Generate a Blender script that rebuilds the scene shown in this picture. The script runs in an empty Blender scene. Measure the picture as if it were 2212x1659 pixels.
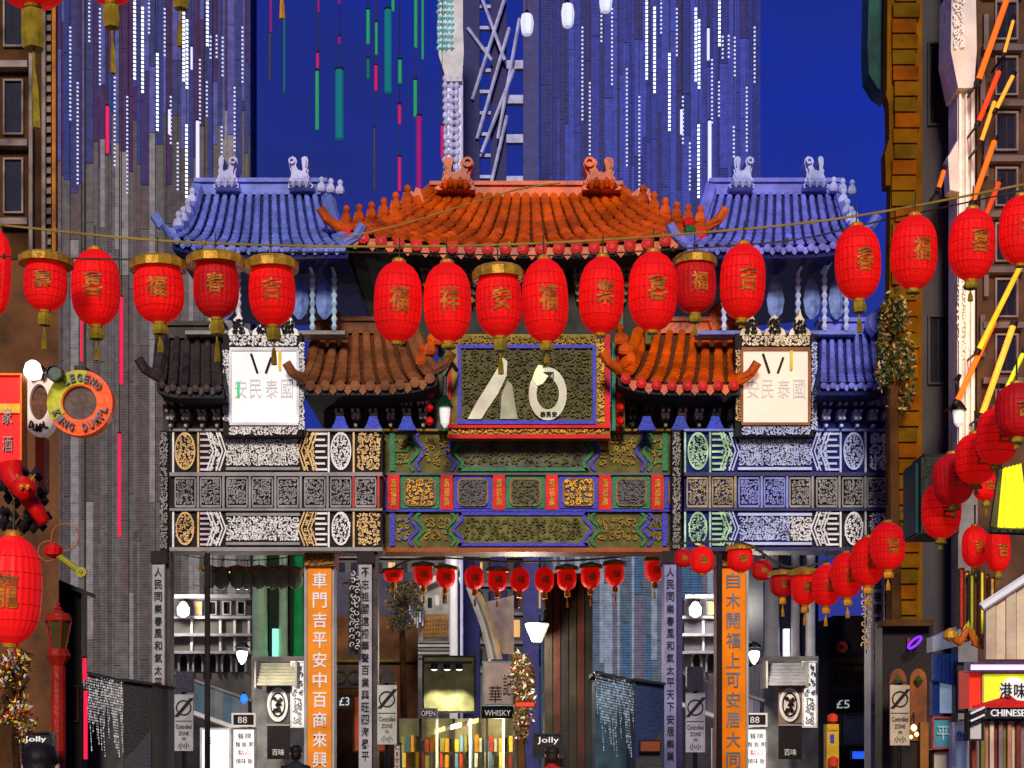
import bpy, math, random
from mathutils import Vector
R = random.Random(7)
SC = bpy.context.scene
COL = SC.collection
PI = math.pi
# ------------------------------------------------------------------ camera, sky, sun, exposure
CAMZ = 1.7
LENS = 57.0
K = 2212 * LENS / 36.0
HOR = 1620.0
cd = bpy.data.cameras.new('camera'); cam = bpy.data.objects.new('camera', cd); COL.objects.link(cam)
cam.location = (0, 0, CAMZ); cam.rotation_euler = (PI / 2, 0, 0)
cd.sensor_width = 36; cd.lens = LENS; cd.shift_y = (HOR - 829.5) / 2212; cd.clip_end = 2000; cd.clip_start = 0.1
SC.camera = cam
W = bpy.data.worlds.new('World'); SC.world = W; W.use_nodes = True
nt = W.node_tree; nt.nodes.clear()
out = nt.nodes.new('ShaderNodeOutputWorld'); bg = nt.nodes.new('ShaderNodeBackground')
sky = nt.nodes.new('ShaderNodeTexSky'); sky.sky_type = 'NISHITA'; sky.sun_disc = False
sky.sun_elevation = math.radians(4); sky.sun_rotation = math.radians(200)
mx = nt.nodes.new('ShaderNodeMix'); mx.data_type = 'RGBA'; mx.blend_type = 'MIX'; mx.inputs[0].default_value = 0.992
tcw = nt.nodes.new('ShaderNodeTexCoord'); mpw = nt.nodes.new('ShaderNodeMapping'); mpw.inputs['Scale'].default_value = (2.2, 2.2, 5.0)
nzw = nt.nodes.new('ShaderNodeTexNoise'); nzw.inputs['Scale'].default_value = 1.6; nzw.inputs['Detail'].default_value = 5; nzw.inputs['Roughness'].default_value = .55
rpw = nt.nodes.new('ShaderNodeValToRGB'); rpw.color_ramp.elements[0].position = .36; rpw.color_ramp.elements[1].position = .66
rpw.color_ramp.elements[0].color = (0.0003, 0.019, 0.42, 1); rpw.color_ramp.elements[1].color = (0.009, 0.018, 0.23, 1)   # thin dusk cloud in the blue hour
nt.links.new(tcw.outputs['Generated'], mpw.inputs['Vector']); nt.links.new(mpw.outputs[0], nzw.inputs['Vector'])
nt.links.new(nzw.outputs['Fac'], rpw.inputs[0]); nt.links.new(rpw.outputs[0], mx.inputs[7])
nt.links.new(sky.outputs[0], mx.inputs[6]); nt.links.new(mx.outputs[2], bg.inputs[0])
bg.inputs[1].default_value = 0.82
nt.links.new(bg.outputs[0], out.inputs[0])
sl = bpy.data.lights.new('sun', 'SUN'); sl.energy = 3.0; sl.angle = math.radians(12); sl.color = (1.0, 0.90, 0.78)
so = bpy.data.objects.new('sun', sl); COL.objects.link(so)
so.rotation_euler = (math.radians(69), 0, math.radians(-2))
SC.view_settings.view_transform = 'Standard'
SC.view_settings.look = 'None'; SC.view_settings.gamma = 1; SC.view_settings.use_curve_mapping = False
SC.view_settings.exposure = 0.0
SC.cycles.max_bounces = 5; SC.cycles.use_denoising = True

# ------------------------------------------------------------------ helpers
def X(px, Y): return (px - 1106) * Y / K
def Z(py, Y): return CAMZ + (HOR - py) * Y / K
def P(px, py, Y): return Vector((X(px, Y), Y, Z(py, Y)))
def S(Y): return Y / K
ORD = ['first', 'second', 'third', 'fourth', 'fifth', 'sixth', 'seventh', 'eighth', 'ninth', 'tenth', 'eleventh', 'twelfth',
       'thirteenth', 'fourteenth', 'fifteenth', 'sixteenth', 'seventeenth', 'eighteenth', 'nineteenth', 'twentieth',
       'twenty-first', 'twenty-second', 'twenty-third', 'twenty-fourth', 'twenty-fifth', 'twenty-sixth']

MATS = {}
def pm(name, col, rough=.55, metal=0.0, es=0.0, ecol=None, var=.3, scale=3.0, bump=.25, bscale=25.0, stripes=0.0, spec=.18, trans=0.0):
    if name in MATS: return MATS[name]
    m = bpy.data.materials.new(name); m.use_nodes = True
    n = m.node_tree.nodes; l = m.node_tree.links; b = n['Principled BSDF']
    b.inputs['Roughness'].default_value = rough; b.inputs['Metallic'].default_value = metal
    b.inputs['Specular IOR Level'].default_value = spec
    if trans: b.inputs['Transmission Weight'].default_value = trans
    tc = n.new('ShaderNodeTexCoord')
    no = n.new('ShaderNodeTexNoise'); no.inputs['Scale'].default_value = scale; no.inputs['Detail'].default_value = 6
    l.new(tc.outputs['Object'], no.inputs['Vector'])
    rp = n.new('ShaderNodeValToRGB')
    rp.color_ramp.elements[0].position = .3; rp.color_ramp.elements[1].position = .7
    rp.color_ramp.elements[0].color = tuple(c * (1 - var) for c in col) + (1,)
    rp.color_ramp.elements[1].color = tuple(min(1, c * (1 + var)) for c in col) + (1,)
    l.new(no.outputs['Fac'], rp.inputs[0]); l.new(rp.outputs[0], b.inputs['Base Color'])
    if bump:
        n2 = n.new('ShaderNodeTexNoise'); n2.inputs['Scale'].default_value = bscale; n2.inputs['Detail'].default_value = 4
        l.new(tc.outputs['Object'], n2.inputs['Vector'])
        bp = n.new('ShaderNodeBump'); bp.inputs['Strength'].default_value = bump; bp.inputs['Distance'].default_value = .04
        src = n2.outputs['Fac']
        if stripes:
            wv = n.new('ShaderNodeTexWave'); wv.wave_type = 'BANDS'; wv.bands_direction = 'Z'; wv.inputs['Scale'].default_value = stripes
            wv.inputs['Distortion'].default_value = .6
            l.new(tc.outputs['Object'], wv.inputs['Vector'])
            ad = n.new('ShaderNodeMath'); ad.operation = 'ADD'; l.new(wv.outputs['Fac'], ad.inputs[0]); l.new(src, ad.inputs[1]); src = ad.outputs[0]
        l.new(src, bp.inputs['Height']); l.new(bp.outputs[0], b.inputs['Normal'])
    if es:
        b.inputs['Emission Color'].default_value = tuple(ecol or col) + (1,); b.inputs['Emission Strength'].default_value = es
    MATS[name] = m
    return m

def glow(name, col, es): return pm(name, tuple(min(1, c * .8) for c in col), .5, 0, es, col, var=.1, bump=0)

class MB:
    def __init__(s): s.v = []; s.f = []; s.mi = []; s.cur = 0
    def add(s, vs, fs):
        o = len(s.v); s.v += [tuple(p) for p in vs]
        for f in fs: s.f.append(tuple(i + o for i in f)); s.mi.append(s.cur)
    def box(s, x0, x1, y0, y1, z0, z1):
        if x0 > x1: x0, x1 = x1, x0
        if y0 > y1: y0, y1 = y1, y0
        if z0 > z1: z0, z1 = z1, z0
        s.add([(x0, y0, z0), (x1, y0, z0), (x1, y1, z0), (x0, y1, z0), (x0, y0, z1), (x1, y0, z1), (x1, y1, z1), (x0, y1, z1)],
              [(0, 3, 2, 1), (4, 5, 6, 7), (0, 1, 5, 4), (1, 2, 6, 5), (2, 3, 7, 6), (3, 0, 4, 7)]); return s
    def pbox(s, x0, y0, x1, y1, Y, d=.2):   # picture-sized box whose front face stands at depth Y
        return s.box(X(x0, Y), X(x1, Y), Y, Y + d, Z(y1, Y), Z(y0, Y))
    def tube(s, pts, r, n=6, r2=None):
        pts = [Vector(p) for p in pts]; rings = []
        for i, p in enumerate(pts):
            d = (pts[min(i + 1, len(pts) - 1)] - pts[max(i - 1, 0)])
            d = d.normalized() if d.length > 1e-9 else Vector((0, 0, 1))
            a = Vector((0, 1, 0)) if abs(d.y) < .9 else Vector((1, 0, 0))
            u = d.cross(a).normalized(); w = d.cross(u).normalized()
            rr = r if r2 is None else r + (r2 - r) * i / max(1, len(pts) - 1)
            rings.append([p + (u * math.cos(2 * PI * k / n) + w * math.sin(2 * PI * k / n)) * rr for k in range(n)])
        vs = [p for ring in rings for p in ring]; fs = []
        for i in range(len(pts) - 1):
            for k in range(n):
                fs.append((i * n + k, i * n + (k + 1) % n, (i + 1) * n + (k + 1) % n, (i + 1) * n + k))
        fs.append(tuple(range(n))[::-1]); fs.append(tuple(range((len(pts) - 1) * n, len(pts) * n)))
        s.add(vs, fs); return s
    def lathe(s, c, prof, n=12, sy=1.0, rib=0.0):
        c = Vector(c); vs = []; fs = []
        for r, z in prof:
            for k in range(n):
                a = 2 * PI * k / n; rr = r * (1 - (rib if k % 2 else 0))
                vs.append(c + Vector((rr * math.cos(a), rr * math.sin(a) * sy, z)))
        for i in range(len(prof) - 1):
            for k in range(n):
                fs.append((i * n + k, i * n + (k + 1) % n, (i + 1) * n + (k + 1) % n, (i + 1) * n + k))
        fs.append(tuple(range(n))[::-1]); fs.append(tuple(range((len(prof) - 1) * n, len(prof) * n)))
        s.add(vs, fs); return s
    def prism(s, poly, y0, y1):            # outline in x,z carried through y
        n = len(poly)
        vs = [(x, y0, z) for x, z in poly] + [(x, y1, z) for x, z in poly]
        fs = [tuple(range(n)), tuple(range(2 * n - 1, n - 1, -1))] + [(i, i + n, (i + 1) % n + n, (i + 1) % n) for i in range(n)]
        s.add(vs, fs); return s
    def pprism(s, poly, Y, d): return s.prism([(X(a, Y), Z(b, Y)) for a, b in poly], Y, Y + d)
    def plan(s, x0, x1, Y, d, y0, y1, splay=0.0):   # block whose street side wall splays outward behind its front corner
        a, b = X(x0, Y), X(x1, Y); ya, yb = X(x0, Y + d) - splay, X(x1, Y + d) + splay
        a2, b2 = (ya, b) if abs(x0 - 1106) < abs(x1 - 1106) else (a, yb)
        z0, z1 = Z(y1, Y), Z(y0, Y)
        if abs(x0 - 1106) < abs(x1 - 1106): a2 = X(x0, Y + d) + splay; b2 = b + d
        else: b2 = X(x1, Y + d) - splay; a2 = a - d
        s.add([(a, Y, z0), (b, Y, z0), (b2, Y + d, z0), (a2, Y + d, z0), (a, Y, z1), (b, Y, z1), (b2, Y + d, z1), (a2, Y + d, z1)],
              [(0, 3, 2, 1), (4, 5, 6, 7), (0, 1, 5, 4), (1, 2, 6, 5), (2, 3, 7, 6), (3, 0, 4, 7)]); return s
    def ring(s, c, r0, r1, d, n=28, sx=1.0):
        cx, cy, cz = c; vs = []; fs = []
        for k in range(n):
            a = 2 * PI * k / n; ca, sa = math.cos(a) * sx, math.sin(a)
            vs += [(cx + r0 * ca, cy, cz + r0 * sa), (cx + r1 * ca, cy, cz + r1 * sa), (cx + r1 * ca, cy + d, cz + r1 * sa), (cx + r0 * ca, cy + d, cz + r0 * sa)]
        for k in range(n):
            a, b = 4 * k, 4 * ((k + 1) % n)
            for j in range(4): fs.append((a + j, a + (j + 1) % 4, b + (j + 1) % 4, b + j))
        s.add(vs, fs); return s
    def strip(s, pts, Y, w, d=.03):        # raised moulding along picture points
        q = [(X(a, Y), Z(b, Y)) for a, b in pts]; h = w * S(Y) / 2
        L = []; Rr = []
        for i, p in enumerate(q):
            a = q[max(i - 1, 0)]; b = q[min(i + 1, len(q) - 1)]
            dx, dz = b[0] - a[0], b[1] - a[1]; ln = math.hypot(dx, dz) or 1
            L.append((p[0] - dz / ln * h, p[1] + dx / ln * h)); Rr.append((p[0] + dz / ln * h, p[1] - dx / ln * h))
        vs = []; fs = []
        for a, b in zip(L, Rr): vs += [(a[0], Y - d, a[1]), (b[0], Y - d, b[1]), (b[0], Y + .02, b[1]), (a[0], Y + .02, a[1])]
        for i in range(len(q) - 1):
            for j in range(4): fs.append((4 * i + j, 4 * i + (j + 1) % 4, 4 * i + 4 + (j + 1) % 4, 4 * i + 4 + j))
        m = len(q) - 1
        fs += [(0, 1, 2, 3), (4 * m + 3, 4 * m + 2, 4 * m + 1, 4 * m)]
        s.add(vs, fs); return s
    def build(s, name, mat, parent=None, smooth=False, kind=None):
        off = woff(parent)
        me = bpy.data.meshes.new(name)
        me.from_pydata([(a - off.x, b - off.y, c - off.z) for a, b, c in s.v], [], s.f)
        for m in (mat if isinstance(mat, (list, tuple)) else [mat]): me.materials.append(m)
        if isinstance(mat, (list, tuple)): me.polygons.foreach_set('material_index', s.mi)
        if smooth: me.polygons.foreach_set('use_smooth', [True] * len(me.polygons))
        me.update()
        o = bpy.data.objects.new(name, me); COL.objects.link(o)
        if parent: o.parent = parent
        if kind: o['kind'] = kind
        return o

def woff(o):
    v = Vector((0, 0, 0))
    while o: v = v + Vector(o.location); o = o.parent
    return v
def tag(o, label, cat, group=None):
    o['label'] = label; o['category'] = cat
    if group: o['group'] = group
    return o
def thing(name, label, cat, loc, group=None):
    o = bpy.data.objects.new(name, None); COL.objects.link(o); o.location = loc; o.empty_display_size = .2
    return tag(o, label, cat, group)
def put(name, me, parent, loc, scale=(1, 1, 1), rz=0.0, mat=None):
    o = bpy.data.objects.new(name, me); COL.objects.link(o); o.parent = parent
    o.location = Vector(loc) - woff(parent); o.scale = scale; o.rotation_euler = (0, 0, rz)
    return o
def mesh_of(mb, name, mat, smooth=False):
    me = bpy.data.meshes.new(name); me.from_pydata([tuple(v) for v in mb.v], [], mb.f); me.materials.append(mat)
    if smooth: me.polygons.foreach_set('use_smooth', [True] * len(me.polygons))
    me.update(); return me
def dup(root):
    c = root.copy(); COL.objects.link(c)
    for ch in root.children:
        d = ch.copy(); COL.objects.link(d); d.parent = c
        for g in ch.children:
            e = g.copy(); COL.objects.link(e); e.parent = d
    return c

TXT = {}
def text_verts(body, bold=0.0):
    key = (body, bold)
    if key in TXT: return TXT[key]
    c = bpy.data.curves.new('glyph', 'FONT'); c.body = body; c.extrude = .03; c.offset = bold; c.resolution_u = 2; c.align_x = 'CENTER'
    o = bpy.data.objects.new('glyph', c); COL.objects.link(o)
    dg = bpy.context.evaluated_depsgraph_get(); m = bpy.data.meshes.new_from_object(o.evaluated_get(dg))
    v = [tuple(p.co) for p in m.vertices]; f = [tuple(p.vertices) for p in m.polygons]
    bpy.data.objects.remove(o); bpy.data.meshes.remove(m); bpy.data.curves.remove(c)
    xs = [p[0] for p in v]; ys = [p[1] for p in v]
    cx, cy = (min(xs) + max(xs)) / 2, (min(ys) + max(ys)) / 2
    w, h = max(xs) - min(xs) or 1, max(ys) - min(ys) or 1
    TXT[key] = ([(p[0] - cx, p[1] - cy, p[2]) for p in v], f, w, h); return TXT[key]
def lettering(body, px, py, w, h, Y, mat, parent, name='lettering', bold=0.0, depth=.02, rot=0.0):
    v, f, tw, th = text_verts(body, bold)
    mb = MB(); sx = w * S(Y) / tw; sz = h * S(Y) / th; c = P(px, py, Y); cr, sr = math.cos(rot), math.sin(rot)
    vs = []
    for a, b, z in v:
        a, b = a * sx, b * sz
        vs.append((c.x + a * cr - b * sr, Y - z / .03 * depth / 2 - depth / 2 - .002, c.z + a * sr + b * cr))
    mb.add(vs, f); return mb.build(name, mat, parent)

def spiral_scroll(mb, cx, cz, y, r, turns, a0, t, d, sgn=1, seg=9):
    L = []
    for i in range(seg + 1):
        u = i / seg; a = a0 + sgn * u * turns * 2 * PI; rr = r * (1 - .8 * u)
        tt = t * (1 - .5 * u)
        L.append((cx + math.cos(a) * (rr + tt), cz + math.sin(a) * (rr + tt), cx + math.cos(a) * (rr - tt), cz + math.sin(a) * (rr - tt)))
    vs = []; fs = []
    for a, b, c, e in L: vs += [(a, y, b), (a, y - d, b), (c, y - d, e), (c, y, e)]
    for i in range(seg):
        for j in range(3): fs.append((4 * i + j, 4 * i + j + 1, 4 * i + 5 + j, 4 * i + 4 + j))
    mb.add(vs, fs)
def carve(x0, y0, x1, y1, Y, seed=1, size=9, den=1.0, oval=False):   # scrollwork filling a panel, in picture units
    r = random.Random(seed); mb = MB(); s = S(Y)
    nx = max(1, int((x1 - x0) / size * den)); ny = max(1, int((y1 - y0) / size * den))
    for i in range(nx):
        for j in range(ny):
            px = x0 + (i + .5 + r.uniform(-.3, .3)) * (x1 - x0) / nx; py = y0 + (j + .5 + r.uniform(-.3, .3)) * (y1 - y0) / ny
            if oval and (((px - (x0 + x1) / 2) / (x1 - x0) * 2) ** 2 + ((py - (y0 + y1) / 2) / (y1 - y0) * 2) ** 2) > .92: continue
            rr = size * .62 * r.uniform(.6, 1.05)
            px = min(max(px, x0 + rr), x1 - rr); py = min(max(py, y0 + rr), y1 - rr)
            q = P(px, py, Y)
            spiral_scroll(mb, q.x, q.z, Y, rr * s, r.uniform(.6, 1.3), r.uniform(0, 6.28), 1.75 * s, .05, r.choice((-1, 1)), 8)
            if r.random() < .6:                                      # a leaf between the scrolls
                a = r.uniform(0, 6.28); l = rr * s * .8; w = l * .55; ca, sa = math.cos(a), math.sin(a)
                q = P(min(max(px + r.uniform(-4, 4), x0 + 4), x1 - 4), min(max(py + r.uniform(-4, 4), y0 + 4), y1 - 4), Y)
                mb.add([(q.x - ca * l, Y, q.z - sa * l), (q.x - sa * w, Y, q.z + ca * w), (q.x + ca * l, Y, q.z + sa * l), (q.x + sa * w, Y, q.z - ca * w), (q.x, Y - .06, q.z)],
                       [(0, 1, 4), (1, 2, 4), (2, 3, 4), (3, 0, 4)])
    return mb

# ------------------------------------------------------------------ materials
ORTILE = pm('orange_glazed_tile', (.56, .082, .001), .42, var=.5, scale=2.2, bump=.3, bscale=14, spec=.3)
ORDARK = pm('orange_brown_tile', (.24, .085, .03), .55, var=.5, scale=2, bump=.4, spec=.15)
DECKOR = pm('roof_mortar_orange', (.10, .028, .008), .8)
DECKBL = pm('roof_mortar_blue', (.02, .028, .16), .8)
BLTILE = pm('blue_glazed_tile', (.16, .21, .58), .5, var=.45, scale=2.5, bump=.4)
BLTILE2 = pm('pale_blue_tile', (.17, .19, .66), .5, var=.4, scale=2.5, bump=.4)
BKTILE = pm('dark_tile', (.05, .035, .03), .5, var=.6, scale=3)
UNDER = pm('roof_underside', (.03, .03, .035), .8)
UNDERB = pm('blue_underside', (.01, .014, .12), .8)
REDTIP = pm('red_tile_end', (.55, .01, .005), .4)
GOLD = pm('gold_paint', (.60, .30, .02), .4, .1, var=.4, scale=6)
OCHRE = pm('ochre_paint', (.30, .19, .012), .5, var=.45, scale=5)
OLIVE = pm('olive_paint', (.115, .10, .02), .6, var=.5, scale=4)
GREYP = pm('grey_paint', (.12, .115, .115), .65, var=.35, scale=3, bump=.3)
GREEN = pm('green_enamel', (.002, .17, .05), .4, var=.3)
PURP = pm('violet_blue_enamel', (.035, .03, .46), .4, var=.25)
BLUE = pm('blue_enamel', (.008, .03, .45), .4, var=.3)
RED = pm('red_enamel', (.66, .006, .003), .5, var=.3)
IVORY = pm('ivory_carving', (.92, .87, .82), .5, var=.12, scale=4)
IVGOLD = pm('gilded_carving', (.78, .50, .20), .45, var=.35, scale=3)
STONE = pm('grey_stone', (.30, .28, .27), .7, var=.3, scale=3)
GROUNDK = pm('carving_ground', (.016, .013, .013), .7)
GROUNDB = pm('navy_ground', (.008, .012, .13), .7)
GROUNDG = pm('green_ground', (.008, .05, .02), .7)
BLCARVE = pm('blue_white_carving', (.50, .58, 1.0), .5, var=.25, scale=3)
GNCARVE = pm('green_white_carving', (.40, .70, .42), .5, var=.5, scale=4)
SILVER = pm('silver_carving', (.80, .80, .81), .5, var=.25, scale=3)
WHITE = pm('white_board', (.86, .84, .83), .5, var=.04, scale=2, bump=.05)
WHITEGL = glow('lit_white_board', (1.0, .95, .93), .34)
SHOPW = glow('lit_shop_white', (1.0, .97, .96), .8)
ORPILLAR = pm('orange_pillar_paint', (.85, .27, .02), .6, var=.22, scale=2, bump=.15, spec=.1)
ORPILLAR2 = pm('deep_orange_pillar_paint', (.82, .21, .002), .6, var=.22, scale=2, bump=.15, spec=.1)
PGREY = pm('pale_pillar_stone', (.38, .36, .37), .6, var=.2, scale=3)
INK = pm('black_ink', (.012, .012, .014), .6, var=.1, bump=0)
INKG = pm('grey_ink', (.16, .16, .19), .6, var=.3, bump=0)
BROWN = pm('dark_brown_wall', (.065, .028, .008), .8, spec=.1, var=.7, scale=1.5, bump=.4)
OLBROWN = pm('olive_brown_wall', (.15, .060, .001), .8, spec=.05, var=.5, scale=1.2, bump=.5, bscale=6)
SLATE = pm('slate_wall', (.055, .05, .056), .8, var=.3, scale=1)
DARK = pm('dark_wall', (.018, .013, .014), .7, var=.5, scale=1.5)
DKTEAL = pm('dark_teal', (.005, .05, .06), .6)
BLACKM = pm('black_metal', (.012, .012, .013), .4, .4)
PALE = pm('pale_limestone', (.62, .60, .58), .6, var=.2, scale=2.5, bump=.5, bscale=9)
LAVST = pm('lavender_stone', (.50, .50, .72), .6, var=.3, scale=2.5, bump=.5, bscale=9)
CYANLIT = pm('cyan_floodlit_stone', (.28, .75, .80), .5, var=.4, scale=2)  # cyan floodlight on the spire capital, put into the stone colour
NAVY = pm('navy_steel', (.008, .008, .075), .5, .2)
WIRE = pm('dark_cable', (.05, .04, .02), .6, bump=0)
WIREY = pm('ochre_cable', (.30, .20, .03), .6, bump=0)
LRED = pm('lantern_red', (.66, .004, .004), .6, 0, .30, (1, .008, .004), var=.3, scale=5, bump=.3, bscale=30, spec=.15)
LDRED = pm('lantern_deep_red', (.45, .005, .005), .6, 0, .10, (1, .01, .01), var=.4, scale=5, bump=.2)
LGREY = pm('lantern_grey_green', (.25, .30, .22), .6, var=.4, scale=6)
LGOLD = pm('lantern_gold', (.42, .22, .015), .4, .2, var=.4, scale=10, bump=.3)
LOLIVE = pm('tassel_olive_gold', (.27, .19, .01), .6, var=.4, scale=12)
LORANGE = pm('tassel_orange', (.70, .30, .02), .6, var=.3, scale=12)

# ------------------------------------------------------------------ the setting: ground, road, pavements
def struct(name, mb, mat):
    o = mb.build(name, mat); o['kind'] = 'structure'; return o
struct('ground', MB().box(-300, 300, -60, 900, -.4, -.01), pm('ground_stone', (.09, .085, .08), .8))
struct('road', MB().box(-4.2, 4.2, -50, 500, -.006, .0), pm('wet_setts', (.05, .05, .055), .35, bump=.6, bscale=5))
for sx in (-1, 1):
    struct('pavement', MB().box(4.35 * sx, 30 * sx, -50, 500, -.005, .12), pm('pavement_slab', (.16, .15, .14), .6, bump=.3))
    struct('kerb', MB().box(4.2 * sx, 4.348 * sx, -50, 500, -.005, .125), pm('kerb_granite', (.22, .21, .2), .7))

# ------------------------------------------------------------------ far towers with vertical cladding
def tower(label, x0, x1, ytop, Y, seed, cols, lean, low):
    r = random.Random(seed); t = thing('clad_tower', label, 'tower', (X((x0 + x1) / 2, Y), Y + 1, 0))
    MB().box(X(x0, Y) + .05, X(x1, Y) - .05, Y + .55, Y + 2.2, 0, Z(ytop, Y) - .1).build('tower_core', pm('tower_core_blue', (.010, .012, .07), .7), t)
    x = x0; rows0 = [ytop, 130, 330, 560, 820, 1090, 1350, HOR + CAMZ / S(Y)]
    while x < x1 - 3:
        w = min(r.choice((6, 8, 10, 13, 18)), x1 - x)
        dep = r.uniform(0, .14)
        base = r.randrange(len(cols))
        rows = [rows0[0]] + [q + r.uniform(-90, 90) for q in rows0[1:-1]] + [rows0[-1]]
        for i in range(len(rows) - 1):
            if r.random() < .6: base = r.randrange(len(cols))
            c = cols[base] if i < lean else low[base % len(low)]
            b = MB().box(X(x, Y) + .004, X(x + w, Y) - .004, Y - dep, Y + .5, max(0, Z(rows[i + 1], Y)) + .012, Z(rows[i], Y) - .012)
            b.build('cladding_panel', c, t)
        x += w
    return t
TB = [pm('clad_blue', (.012, .022, .17), .4, spec=.15, stripes=2.6, var=.35), pm('clad_violet', (.030, .018, .11), .5, spec=.15, stripes=2.6, var=.35),
      pm('clad_slate_blue', (.030, .034, .15), .5, spec=.15, stripes=2.6, var=.35), pm('clad_lavender', (.075, .080, .30), .5, spec=.15, stripes=2.6, var=.35),
      pm('clad_plum', (.045, .012, .085), .5, spec=.15, stripes=2.6, var=.35)]
TG = [pm('clad_grey', (.105, .096, .094), .5, spec=.15, stripes=2.6, var=.3), pm('clad_mauve', (.090, .066, .068), .5, spec=.15, stripes=2.6, var=.3),
      pm('clad_dark', (.065, .058, .060), .5, spec=.15, stripes=2.6, var=.3), pm('clad_pale', (.22, .205, .21), .5, spec=.15, stripes=2.6, var=.3)]
TR = [pm('clad_royal', (.004, .014, .20), .4, spec=.15, stripes=2.6, var=.3), pm('clad_royal_pale', (.014, .026, .27), .4, spec=.15, stripes=2.6, var=.3),
      pm('clad_indigo', (.010, .010, .14), .4, spec=.15, stripes=2.6, var=.3), pm('clad_periwinkle', (.025, .045, .36), .4, spec=.15, stripes=2.6, var=.3)]
TT = [pm('clad_teal_blue', (.02, .09, .20), .4, spec=.15, stripes=2.6, var=.35), pm('clad_steel', (.06, .10, .16), .4, spec=.15, stripes=2.6, var=.35),
      pm('clad_mist', (.20, .27, .36), .4, spec=.15, stripes=2.6, var=.35), pm('clad_mauve_steel', (.10, .09, .15), .4, spec=.15, stripes=2.6, var=.35)]
tower('tall grey and violet tower with vertical cladding behind the ivory carved gate', 125, 541, -60, 75, 3, TB, 2, TG)
tower('tall royal blue tower with vertical cladding behind the orange roof', 1168, 1642, -60, 75, 5, TR, 5, TT)
t = thing('clad_block', 'low mauve grey block seen through the opening of the ivory carved gate', 'building', (X(600, 72), 73, 0))
for i, x in enumerate(range(543, 668, 14)):
    MB().pbox(x, 1000, x + 13, HOR + CAMZ / S(72), 72 - .1 * (i % 3), 2).build('cladding_panel', TG[i % 4], t)

# stone spire and lattice pylon behind the central roof
Y = 60
t = thing('stone_spire', 'slender pale carved stone spire rising behind the orange roof', 'spire', (X(980, Y), Y, 0))
m = MB(); m.pbox(962, 170, 1000, 1700, Y, .7); m.build('shaft', LAVST, t)
m = MB()
for x in (966, 990): m.pbox(x, 190, x + 7, 1690, Y - .12, .14)
m.build('fluting', pm('spire_flute', (.72, .70, .92), .5), t)
m = MB()
for y in range(170, 420, 16):
    for dx in (0, 12, 24): m.lathe(P(963 + dx + R.uniform(-2, 2), y, Y - .1), [(.02, -.16), (.12, -.05), (.13, .05), (.02, .16)], 6)
m.build('carved_rosettes', LAVST, t, kind='stuff')
m = MB(); m.pprism([(950, -20), (1000, -20), (1000, 60), (1002, 110), (998, 175), (965, 175), (948, 120), (944, 60)], Y - .2, 1.0); m.build('capital', PALE, t)
m = MB()
for y in range(0, 115, 13):
    for x in range(948, 978, 9): m.lathe(P(x + R.uniform(-2, 2), y, Y - .22), [(.01, -.1), (.1, 0), (.01, .1)], 6)
m.build('capital_carving', CYANLIT, t, kind='stuff')
Y = 64
t = thing('steel_pylon', 'dark navy lattice pylon with pale diagonal struts beside the stone spire', 'pylon', (X(1080, Y), Y, 0))
MB().pbox(1001, -40, 1036, 1750, Y, 1.2).build('leg', NAVY, t); MB().pbox(1060, -40, 1094, 1750, Y + .3, 1.2).build('leg', NAVY, t)
MB().pbox(1130, -40, 1164, 1750, Y + .2, 1.2).build('leg', pm('pylon_indigo', (.03, .03, .16), .5), t)
pst = pm('pylon_strut', (.42, .42, .62), .5)
for a, b in (((1092, -10), (1020, 215)), ((1100, 60), (1030, 300)), ((1110, 150), (1040, 330)), ((1095, 250), (1060, 400)), ((1122, 40), (1075, 300)), ((1010, 60), (1062, 130)), ((1035, -20), (1090, 130))):
    MB().tube([P(*a, Y - .1), P(*b, Y - .1)], .07, 5).build('strut', pst, t)
for y in range(10, 420, 46): MB().pbox(1036, y, 1060, y + 7, Y + .2, .2).build('cross_bar', pst, t)
for k, y in enumerate((130, 205, 290, 380)): MB().pbox(1094, y, 1130, y + 18, Y + .3, .3).build('gusset', pst, t)

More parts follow.
